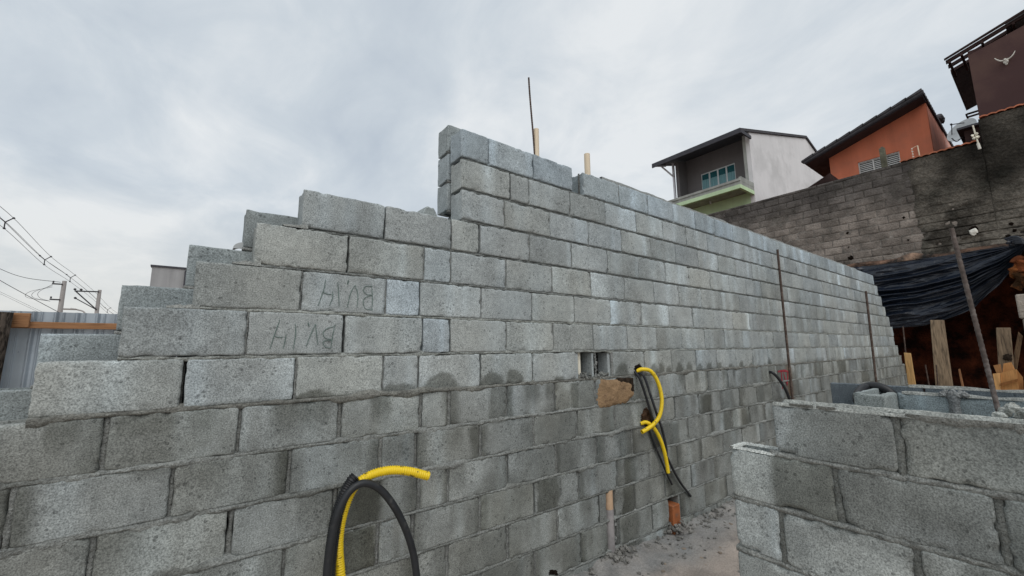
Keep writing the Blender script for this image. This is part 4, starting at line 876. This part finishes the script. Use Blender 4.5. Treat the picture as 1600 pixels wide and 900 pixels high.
# ------------------------------------------------------------------ houses
def bx(name, m, a, b, parent, bev=0, col=None):
    mb = MB(); mb.box(a, b, col, bev=bev); return mb.build(name, m, parent)
def prism(mb, prof, axis, c0, c1, col=None):
    "extrude a polygon given in the two remaining axes from c0 to c1 along axis"
    o = [i for i in range(3) if i != axis]; n = len(prof); V = []
    for c in (c0, c1):
        for p_ in prof:
            v = [0, 0, 0]; v[axis] = c; v[o[0]] = p_[0]; v[o[1]] = p_[1]; V.append(v)
    F = [tuple(range(n)), tuple(range(2*n-1, n-1, -1))]+[(i, (i+1) % n, n+(i+1) % n, n+i) for i in range(n)]
    mb.add(np.array(V, float), F, col)
# --- house A : grey front with balcony, white side wall
A = empty('house', (26, 8.5, 4.4), 'two storey house with white side wall, grey front and pale green balcony', 'house')
y0, y1 = 6.26, 10.45; XF = 22.0
def zr(x): return 10.68+(x-20.95)*(13.30-10.68)/(30.49-20.95)      # roof line going back
mb = MB(); prism(mb, [(22.0, 3.8), (34.5, 3.8), (34.5, 12.0), (32.3, 12.75), (30.49, zr(30.49)-.08), (22.0, zr(22.0)-.10)], 1, y0, y0+.2); mb.build('side_wall', M['white'], A)
mb = MB(); prism(mb, [(23.0, 8.0), (30.4, 8.0), (30.4, zr(30.4)-.14), (23.0, zr(23.0)-.14)], 1, y1-.2, y1); mb.build('side_wall', M['grey'], A)
# window wall with opening
wy0, wy1, wz0, wz1 = 7.50, 9.42, 8.70, 9.98; WX = 23.0; zt = zr(WX)-.14
mb = MB()
mb.box((WX, y0+.2, 7.9), (WX+.2, wy0, zt)); mb.box((WX, wy1, 7.9), (WX+.2, y1-.2, zt)); mb.box((WX+.002, wy0, 7.9), (WX+.198, wy1, wz0)); mb.box((WX+.002, wy0, wz1), (WX+.198, wy1, zt)); mb.build('front_wall', M['grey'], A)
mb = MB(); mb.box((21.95, y0+.0, 8.0), (23.0, y0-.0+.0-.012, zr(22)-.2)) if False else prism(mb, [(22.02, 8.05), (23.0, 8.05), (23.0, zr(23)-.16), (22.02, zr(22.02)-.16)], 1, y0+.2, y0+.36); mb.build('balcony_cheek', M['slab'], A)
mb = MB(); prism(mb, [(22.1, 7.9), (23.0, 7.9), (23.0, zr(23)-.16), (22.1, zr(22.1)-.16)], 1, y1-.202, y1-.002); mb.build('balcony_cheek', M['grey'], A)
win = bx('window', M['alu'], (WX+.03, wy0, wz0), (WX+.11, wy1, wz0+.06), A)
mb = MB(); mb.box((WX+.03, wy0, wz1-.06), (WX+.11, wy1, wz1)); wd = (wy1-wy0)/4
for i in range(5): yy = wy0+wd*i; mb.box((WX+.025+.003*i, max(wy0+.001, yy-.04), wz0+.01), (WX+.115-.002*i, min(wy1-.001, yy+.04), wz1-.01))
mb.build('frame', M['alu'], win)
for i in range(4):
    g = bx('pane', M['glass'], (WX+.06, wy0+wd*i+.03, wz0+.05), (WX+.07, wy0+wd*(i+1)-.03, wz1-.05), win)
mb = MB(); yy = np.linspace(wy0+.03, wy1-.03, 120); cx = WX+.045+.012*np.sin(yy*40)+.006*np.sin(yy*97); zt_ = wz1-.42+.04*(yy-8.3)
mb.grid(np.stack([np.stack([cx, yy, wz0+.06+0*yy], -1), np.stack([cx, yy, zt_], -1)], 0), (1, 1, 1, 0)); mb.build('curtain', M['curtain'], win)
# balcony slab, parapet lip, green soffit beam and lower wall
mb = MB(); prism(mb, [(20.50, y0), (21.99, y0), (21.99, y0+.37), (22.95, y0+.37), (22.95, y1-.21), (21.99, y1-.21), (21.99, y1), (20.50, y1)], 2, 7.725, 7.90); mb.build('balcony_slab', M['slab'], A)
mb = MB(); mb.box((20.47, y0-.004, 7.53), (20.62, y1+.05, 7.722)); mb.box((20.621, y0-.004, 7.53), (21.99, y0+.12, 7.722)); mb.build('balcony_edge', M['green'], A)
mb = MB(); mb.box((20.46, y0-.006, 7.902), (20.60, y1+.03, 8.02)); mb.box((20.601, y0-.006, 7.902), (21.995, y0+.10, 8.14)); mb.build('balcony_kerb', M['slab'], A)
mb = MB(); mb.box((22.01, y0+.21, 3.9), (22.25, y1+1.2, 7.715)); mb.build('lower_wall', M['green'], A)
mb = MB(); mb.tube(np.array([(21.6, 9.2-.9, 7.71), (21.6, 9.2-.9, 7.55)]), .05, 10); mb.build('porch_lamp', M['brace'], A)
# roof: two slopes with ridge along y, deep front overhang
yl, yr = 11.15, 6.18
rf = MB()
def slope(x0, z0, x1, z1, ya, yb, th=.12, mbx=None, n=80):
    yy = np.linspace(ya, yb, n); hh = .03*np.abs(np.sin(yy*math.pi/.25)); P = np.stack([np.stack([x0+0*yy, yy, z0-th+0*yy], -1), np.stack([x0+0*yy, yy, z0+hh], -1), np.stack([x1+0*yy, yy, z1+hh], -1), np.stack([x1+0*yy, yy, z1-th+0*yy], -1), np.stack([x0+0*yy, yy, z0-th+0*yy], -1)], 0); mbx.grid(P, (1, 1, 1, 0), smooth=False)
    for y_ in (ya, yb): mbx.add(np.array([(x0, y_, z0-th), (x1, y_, z1-th), (x1, y_, z1), (x0, y_, z0)]), [(0, 1, 2, 3)])
slope(20.85, zr(20.85)+.02, 30.5, zr(30.5)+.06, yl, yr, .12, rf); slope(30.5, zr(30.5)+.06, 34.9, 12.1, yl, yr, .12, rf)
rfo = rf.build('roof', M['roof'], A)
mb = MB(); mb.box((20.80, yr-.01, zr(20.85)-.22), (20.86, yl+.01, zr(20.85)+.03)); mb.box((20.862, yr-.02, zr(20.9)-.20), (22.0, yr+.05, zr(20.9)-.03)); mb.build('fascia', M['fascia'], rfo)
mb = MB(); prism(mb, [(20.87, zr(20.87)-.10), (23.0, zr(23)-.10), (23.0, zr(23)-.06), (20.87, zr(20.87)-.06)], 1, y0+.2, yl-.02); mb.build('soffit', M['fascia'], rfo)
mb = MB(); mb.box((21.9, y1+.001, 8.0), (22.02, y1+.10, zr(21.9)-.15)); mb.build('corner_post', M['brace'], A)
mb = MB(); mb.tube(np.array([(21.9, y1+.05, 9.95), (21.4, 10.95, zr(21.4)-.16)]), .05, 8); mb.tube(np.array([(20.95, 10.95, zr(20.95)-.17), (21.9, 10.95, zr(21.9)-.17)]), .05, 8); mb.build('eave_brace', M['brace'], A)

# --- house B : orange
B = empty('house', (20, 1, 4.4), 'orange painted house with sloping dark tile roof and white shutters', 'house')
XB = 18.0; yb0 = -.42; yb1 = 2.16
def zB(y): return 7.92-(y+.40)*.345      # underside line of the wall top
mb = MB(); sy0, sy1, sz0, sz1 = .33, 1.39, 5.6, 6.24
for (a_, b_) in ((yb0, sy0), (sy1, yb1)): prism(mb, [(a_, 4.2), (b_, 4.2), (b_, zB(b_)-.25), (a_, zB(a_)-.25)], 0, XB, XB+.2)
prism(mb, [(sy0, sz1), (sy1, sz1), (sy1, zB(sy1)-.25), (sy0, zB(sy0)-.25)], 0, XB+.003, XB+.197); prism(mb, [(sy0, 4.2), (sy1, 4.2), (sy1, sz0), (sy0, sz0)], 0, XB+.003, XB+.197); mb.build('front_wall', M['orange'], B)
mb = MB(); mb.box((XB+.201, yb0, 4.2), (XB+6.0, yb0+.2, zB(yb0)-.12), (1.4, 2.0, 2.6, 0)); mb.box((XB+.201, yb1-.2, 4.2), (XB+6.0, yb1, zB(yb1)-.25)); mb.box((XB+3.1, yb0-.012, 4.2), (XB+6.0, yb0-.001, zB(yb0)-.12), (1.45, 2.4, 3.3, 0)); mb.build('side_wall', M['orange'], B)
sh = bx('shutter', M['fascia'], (XB+.12, sy0, sz0), (XB+.14, sy1, sz1), B)
mb = MB(); 
for i in range(10):
    zz0 = sz0+.02+i*.062
    for (a_, b_) in ((sy0+.02, sy0+.33), (sy0+.35, sy0+.66), (sy0+.68, sy1-.02)): 
        P = np.array([(XB+.06, a_, zz0), (XB+.06, b_, zz0), (XB+.10, b_, zz0+.045), (XB+.10, a_, zz0+.045)]); mb.add(np.vstack([P, P+[.008, 0, 0]]), [(0, 1, 2, 3), (7, 6, 5, 4), (0, 4, 5, 1), (2, 6, 7, 3)])
mb.build('shutter_slat', M['shutter'], sh)
mb = MB(); 
for (a_, b_, c_, d_) in ((sy0, sy1, sz1-.03, sz1), (sy0, sy0+.03, sz0, sz1), (sy1-.03, sy1, sz0, sz1), (sy0+.325, sy0+.355, sz0, sz1), (sy0+.655, sy0+.685, sz0, sz1)): mb.box((XB+.04+.001*(b_-a_), a_, c_), (XB+.11, b_, d_))
mb.build('shutter_frame', M['shutter'], sh)
rf = MB()
def slopeB(mbx, X0, X1, ya, za, yb_, zb_, th, amp=.03, pitch=.3, n=90):
    xx = np.linspace(X0, X1, n); hh = amp*np.abs(np.sin((xx-X0)*math.pi/pitch)); P = np.stack([np.stack([xx, ya+0*xx, za-th+0*xx], -1), np.stack([xx, ya+0*xx, za+hh], -1), np.stack([xx, yb_+0*xx, zb_+hh], -1), np.stack([xx, yb_+0*xx, zb_-th+0*xx], -1), np.stack([xx, ya+0*xx, za-th+0*xx], -1)], 0); mbx.grid(P, smooth=False)
    for X in (X0, X1): mbx.add(np.array([(X, ya, za-th), (X, ya, za), (X, yb_, zb_), (X, yb_, zb_-th)]), [(0, 1, 2, 3)])
ang = .325
XO = 17.35
def zo(y): return 7.66-(y+.44)*ang
slopeB(rf, XO, XB+6.2, -.47, zo(-.47)+.02, 2.75, zo(2.75)+.02, .09, .05, .26, 260)
# overlapping tile courses along the verge
for i in range(9):
    ya = -.45+i*.36; rf.box((XO-.03, ya, zo(ya+.36)+.02), (XO+.18, ya+.37, zo(ya)+.05), bev=.01) if False else prism(rf, [(ya, zo(ya)+.00), (ya+.38, zo(ya+.38)+.0), (ya+.38, zo(ya+.38)+.055), (ya, zo(ya)+.085)], 0, XO-.03, XO+.2)
rfo = rf.build('roof', M['roof'], B)
mb = MB(); prism(mb, [(-.46, zo(-.46)-.02), (2.72, zo(2.72)-.02), (2.72, zo(2.72)-.10), (-.46, zo(-.46)-.10)], 0, XO+.02, XO+.07); prism(mb, [(-.44, zo(-.44)-.095), (2.7, zo(2.7)-.095), (2.7, zo(2.7)-.12), (-.44, zo(-.44)-.12)], 0, XO+.072, XB-.002); mb.build('fascia', M['fascia'], rfo)
mb = MB(); chunk(mb, (XB+2.6, yb0-.02, zB(yb0)+.02), .14, np.random.RandomState(3)); chunk(mb, (XB+2.9, yb0-.02, zB(yb0)-.02), .12, np.random.RandomState(4)); mb.build('roof_ridge_tile', M['roof'], rfo)
# low lean-to roof between A and B
mb = MB(); p0 = at(1262, 293, 0, 15.2); p1 = at(1298, 270, 0, 15.2)
prism(mb, [(p1[1]+.02, 4.3), (p0[1]+.9, 4.3), (p0[1]+.3, p0[2]-.14), (p1[1]+.02, p1[2]+.0)], 0, 15.2, 16.6); tag(mb.build('shed_roof', M['hut']), 'low dark shed roof peeping over the retaining wall beside the white wall', 'shed')

# --- house C : maroon
Cc = empty('house', (18.5, -3.5, 4.4), 'dark maroon house high at the right with broken open eaves', 'house')
XC = 16.5; yc0 = -1.49
def zC(y): return 7.80-(y+1.50)*.235
ang = .31
def zc2(y): return 7.79-(y+1.10)*ang
mb = MB(); prism(mb, [(yc0, 4.2), (-8.5, 4.2), (-8.5, zC(-8.5)), (yc0, zC(yc0))], 0, XC, XC+.2); mb.build('front_wall', M['maroon'], Cc)
mb = MB(); mb.box((XC+.201, yc0-.2, 4.2), (XC+6, yc0, zc2(yc0)+.10)); mb.build('side_wall', M['maroon'], Cc)
rf = MB()
# tiled part of the eave starts further back; front strip is bare rafters
slopeB(rf, 17.8, 21.1, -1.06, zc2(-1.06)+.40, -8.5, zc2(-8.5)+.44, .10, .05, .26, 160)
slopeB(rf, XC-.05, 17.8, -2.2, zc2(-2.2)+.16, -8.5, zc2(-8.5)+.2, .08, .03, .26, 60)
rfo = rf.build('roof', M['roof'], Cc)
for i, xx in enumerate((XC-.02, XC+.45, XC+.95)):
    mb = MB(); prism(mb, [(-1.08, zc2(-1.08)+.02+.12*i*.6), (-8.4, zc2(-8.4)+.02+.12*i*.6), (-8.4, zc2(-8.4)+.11+.12*i*.6), (-1.08, zc2(-1.08)+.11+.12*i*.6)], 0, xx, xx+.07); mb.build('rafter', M['hut'], rfo)
for i, yy in enumerate((-1.12, -1.36, -1.75, -2.3, -3.0)):
    mb = MB(); prism(mb, [(XC-.08, zc2(yy)-.03), (17.9, zc2(yy)+.16), (17.9, zc2(yy)+.21), (XC-.08, zc2(yy)+.03)], 1, yy, yy-.05); mb.build('batten', M['hut'], rfo)
mb = MB(); prism(mb, [(-1.06, zc2(-1.06)+.12), (-8.4, zc2(-8.4)+.12), (-8.4, zc2(-8.4)+.24), (-1.06, zc2(-1.06)+.16)], 0, XC-.08, XC-.025); mb.build('fascia', M['hut'], rfo)
mb = MB(); mb.box((21.2, yc0, zc2(-1.2)+.15), (21.26, -1.05, zc2(-1.2)+.2)); mb.box((21.5, yc0, zc2(-1.2)+.15), (21.56, -1.05, zc2(-1.2)+.2)); mb.box((21.1, -1.06, zc2(-1.2)+.1), (21.6, -1.02, zc2(-1.2)+.15)); mb.build('gutter_bracket', M['hut'], rfo)
# ornament: small horned skull on the maroon wall
orn = empty('wall_ornament', at(1573, 93, 0, XC-.03), 'small white horned animal skull hung on the maroon wall', 'ornament')
c = at(1572, 96, 0, XC-.05); mb = MB()
for (dy, dz, r) in ((0, .0, .05), (0, .04, .05), (0, -.04, .035), (0, -.075, .025)):
    chunk(mb, c+np.array([0, dy, dz]), r, np.random.RandomState(int(100*(dz+1))))
mb.build('skull', M['bone'], orn)
for sg in (-1, 1):
    mb = MB(); S = spline([c+[0, sg*.03, .04], c+[-.02, sg*.09, .06], c+[-.03, sg*.14, .12], c+[-.03, sg*.17, .18]], 14); mb.tube(S, .02, 8, rad=np.linspace(.02, .008, 14)); mb.build('horn', M['bone'], orn)
# dark hut on the step, dish
hut = empty('rooftop_hut', (15.3, -1.6, 4.5), 'small dark hut with flat roof beside the satellite dish', 'hut')
bx('hut_wall', M['hut'], (14.9, -1.9, 4.3), (16.0, -1.27, 5.18), hut)
mb = MB(); mb.box((14.75, -2.0, 5.185), (16.1, -1.17, 5.235)); mb.build('hut_roof', M['fascia'], hut)
bx('red_ledge', M['coping'], (14.6, -1.95, 5.0), (14.88, -1.60, 5.14), hut)
ds = empty('satellite_dish', (16.2, -1.1, 4.3), 'grey satellite dish between the orange house and the dark hut', 'dish')
c = at(1504, 204, 0, 16.1); ax_ = np.array([-.72, .42, .42]); ax_ /= np.linalg.norm(ax_); e1 = np.cross(ax_, [0, 0, 1]); e1 /= np.linalg.norm(e1); e2 = np.cross(ax_, e1)
mb = MB(); G = []
for r_ in np.linspace(0, .32, 9): G.append([c+r_*(math.cos(t)*e1+math.sin(t)*e2)+ax_*(r_**2*.45) for t in np.linspace(0, 2*math.pi, 28, endpoint=False)])
G = np.array(G); mb.grid(G, (1, 1, 1, 0), True, True); mb.grid(G-ax_*.012, (1, 1, 1, 0), True, True); mb.build('reflector', M['dish'], ds)
mb = MB(); mb.tube(np.array([c+ax_*.34, c-e2*.26]), .012, 6); mb.tube(np.array([c+ax_*.34, c+e1*.24]), .010, 6); chunk(mb, c+ax_*.35, .03, np.random.RandomState(1)); mb.build('feed_arm', M['fascia'], ds)
mb = MB(); mb.tube(np.array([c-ax_*.02, (c[0]+.1, c[1]-.05, 4.3)]), .03, 8); mb.build('mast', M['fascia'], ds)
mb = MB(); S = spline([at(1487, 216, 0, 15.5), at(1494, 221, 0, 15.5), at(1501, 217, 0, 15.4), at(1505, 214, 0, 15.3)], 20); mb.tube(S, .012, 8); S = spline([at(1486, 236, 0, 15.5), at(1489, 233, 0, 15.5), at(1488, 229, 0, 15.5)], 8); mb.tube(S, .03, 8)
tag(mb.build('looped_cable', M['wire']), 'loose dark cable looped between the orange house and the dark hut', 'cable')

# ------------------------------------------------------------------ left side: fence, poles, lines
FY = 6.0
fe = empty('metal_fence', (-2, FY, -1.46), 'tall corrugated grey metal sheet fence behind the left end of the wall', 'fence')
def sheet(x0, x1, mb, seed):
    xs = np.arange(x0, x1, .006); ph = (xs-x0) % .20; tri = np.clip(np.abs(ph-.05)/.022-.2, 0, 1); mini = .012*np.exp(-((ph-.12)/.008)**2)
    y = FY+.045*tri-mini*1.5+seed; P = np.stack([np.stack([xs, y, z_+0*xs], -1) for z_ in np.linspace(-1.6, .56, 6)], 0); mb.grid(P, (1,)*3+(0,))
for i in range(9):
    mb = MB(); x0 = -4.6+.80*i; sheet(x0, x0+.86, mb, .003*(i % 2)); o = mb.build('sheet', M['galv'], fe)
mb = MB(); mb.box((-4.5, FY-.06, .335), (-.2, FY-.02, .42), bev=.004); mb.build('rail', M['railwood'], fe)
mb = MB(); mb.box((-4.5, FY-.12, .345), (-1.352, FY-.062, .525), bev=.004); mb.build('top_board', M['railwood'], fe)
mb = MB(); n = 30; zz = np.linspace(-1.5, .52, n); th = np.linspace(0, 2*math.pi, 22, endpoint=False); G = []
for z in zz: G.append([(-1.56+(.08+.022*(vn(np.array(t*2.2), np.array(z*2), 4)-.5)+.010*(vn(np.array(t*7), np.array(z*1.2), 9)-.5))*math.cos(t)+.02*z, FY-.22+(.10+.02*(vn(np.array(t*3), np.array(z*2), 6)-.5))*math.sin(t), z) for t in th])
mb.grid(np.array(G), (1, 1, 1, 0), True, True); mb.add(np.array(G)[-1], [tuple(range(22))])
tag(mb.build('log_post', M['bark']), 'rough dark log post at the left edge before the metal fence', 'post')
# utility poles
def pole(px, pyt, Y, r, label, arm):
    t = at(px, pyt, 1, Y); e_ = empty('utility_pole', (t[0], Y, -1.5), label, 'pole')
    mb = MB(); mb.tube(np.array([(t[0]+0, Y, z) for z in np.linspace(-2.2, t[2], 8)]), r, 14, rad=np.linspace(r*1.6, r, 8)); mb.build('shaft', M['concrete'], e_)
    return e_, t
p1, t1 = pole(101, 439, 40, .115, 'nearer concrete utility pole left of the wall', 0)
for dz in (.25, 1.35): 
    mb = MB(); mb.box((t1[0]-.55, 39.8, t1[2]-dz-.06), (t1[0]-.05, 39.9, t1[2]-dz+.03)); mb.build('crossarm', M['wire'], p1)
for dz in (.2, 1.3):
    mb = MB(); mb.tube(np.array([(t1[0]-.5, 39.85, t1[2]-dz), (t1[0]-.5, 39.85, t1[2]-dz+.14)]), .045, 8); mb.build('insulator', M['wire'], p1)
mb = MB()
for q in range(3): mb.tube(spline([(t1[0]-.5, 39.8, t1[2]-.3-.1*q), (t1[0]-1.1-.2*q, 39.8, t1[2]-.9), (t1[0]-1.0-.3*q, 39.8, t1[2]-1.3), (t1[0]-.5, 39.8, t1[2]-1.5)], 40), .011, 6)
mb.build('jumper_wire', M['wire'], p1)
p2, t2 = pole(156, 453, 52, .13, 'farther concrete utility pole with bracket arms near the wall', 0)
mb = MB(); mb.tube(np.array([(t2[0]-1.6, 51.8, t2[2]-.25), (t2[0], 51.8, t2[2]-.2)]), .06, 8); mb.tube(np.array([(t2[0]-1.5, 51.8, t2[2]-.3), (t2[0], 51.8, t2[2]-1.9)]), .05, 8); mb.tube(np.array([(t2[0]-1.5, 51.8, t2[2]-.9), (t2[0], 51.8, t2[2]-1.9)]), .04, 8); mb.build('crossarm', M['wire'], p2)
for (dx, dz) in ((-1.6, -.1), (-1.2, -.1), (-1.5, -.9)): 
    mb = MB(); chunk(mb, (t2[0]+dx, 51.8, t2[2]+dz), .10, np.random.RandomState(4)); mb.build('insulator', M['wire'], p2)
# spaced cable bundle
ctrl = [(-60, 300), (8, 347), (70, 406), (110, 434), (145, 462), (170, 486), (200, 505)]; Yc = [18, 25, 33, 41, 51, 60, 70]
bund = empty('overhead_cable', at(70, 406, 1, 33), 'bundle of four overhead power cables with spacers at the upper left', 'cable')
base = spline([at(a, b, 1, y) for (a, b), y in zip(ctrl, Yc)], 60)
for i, (dx, dz) in enumerate(((-.22, .22), (.22, .22), (0, -.28), (0, .02))):
    mb = MB(); mb.tube(base+np.array([dx, 0, dz]), .010, 6); mb.build('wire', M['wire'], bund)
for (a, b), y in zip(((8, 347), (70, 406), (110, 434), (168, 484)), (25, 33, 41, 59.5)):
    c = at(a, b, 1, y); mb = MB()
    for (dx, dz) in ((-.22, .22), (.22, .22), (0, -.28)): mb.tube(np.array([c, c+[dx, 0, dz]]), .022, 6); chunk(mb, c+np.array([dx, 0, dz]), .05, np.random.RandomState(3))
    mb.build('spacer', M['wire'], bund)
for lab, pts, r in (('upper thin service cable sagging to the nearer pole', [(-40, 398), (0, 420), (40, 434), (95, 441)], .018), ('middle straight cable dropping towards the metal fence', [(-40, 412), (0, 438), (45, 463), (92, 488)], .020), ('lowest faint pair of cables near the horizon', [(-40, 440), (0, 456), (40, 475), (80, 494)], .008)):
    mb = MB(); mb.tube(spline([at(a, b, 1, 39.5) for a, b in pts], 30), r, 6)
    if 'faint' in lab: mb.tube(spline([at(a, b+3, 1, 39.5) for a, b in pts], 30), r, 6)
    tag(mb.build('overhead_cable', M['wire']), lab, 'cable')
lp = empty('street_lamp', at(128, 490, 1, 50), 'distant street lamp arm between the two poles', 'street lamp')
b0 = at(128, 490, 1, 50); mb = MB(); mb.tube(spline([(b0[0]+.3, 50, -1.4), (b0[0]+.3, 50, b0[2]-1.5), b0+[.2, 0, 0], at(121, 484, 1, 50), at(110, 482, 1, 50)], 40), .06, 8); mb.build('arm', M['concrete'], lp)
c = at(107, 483, 1, 50); mb = MB(); mb.box(c-[.5, .15, .07], c+[.5, .15, .07], bev=.05); mb.build('lamp_head', M['concrete'], lp)
# plain building far behind the stepped end
bd = empty('building', (1.4, 22, -1.5), 'plain grey plastered building block seen through the stepped gap', 'building')
bx('wall', M['plaster'], (-1.42, 20, -1.6), (4.2, 26, 3.47), bd); bx('roof', M['fascia'], (-1.47, 19.95, 3.472), (4.25, 26.05, 3.54), bd)
bx('drainpipe', M['fascia'], (-.36, 19.90, 2.0), (-.24, 19.98, 3.40), bd)

# repeats share a group phrase
for o in bpy.data.objects:
    if o.parent is None and o.get('category'):
        g = {'rebar': 'steel bars standing at the walls', 'thin_rod': 'thin rods under the tarpaulin', 'flexible_hose': 'black hoses hanging at the walls', 'flexible_conduit': 'corrugated conduits coming out of the long wall',
             'pvc_pipe': 'plastic pipes in the long wall', 'utility_pole': 'concrete utility poles', 'overhead_cable': 'overhead cables', 'house': 'houses above the retaining wall',
             'electric_fence_bracket': 'fittings on the retaining wall', 'block_wall': 'unfinished concrete block walls'}.get(o.name.split('.')[0])
        if g and not o.get('group'): o['group'] = g
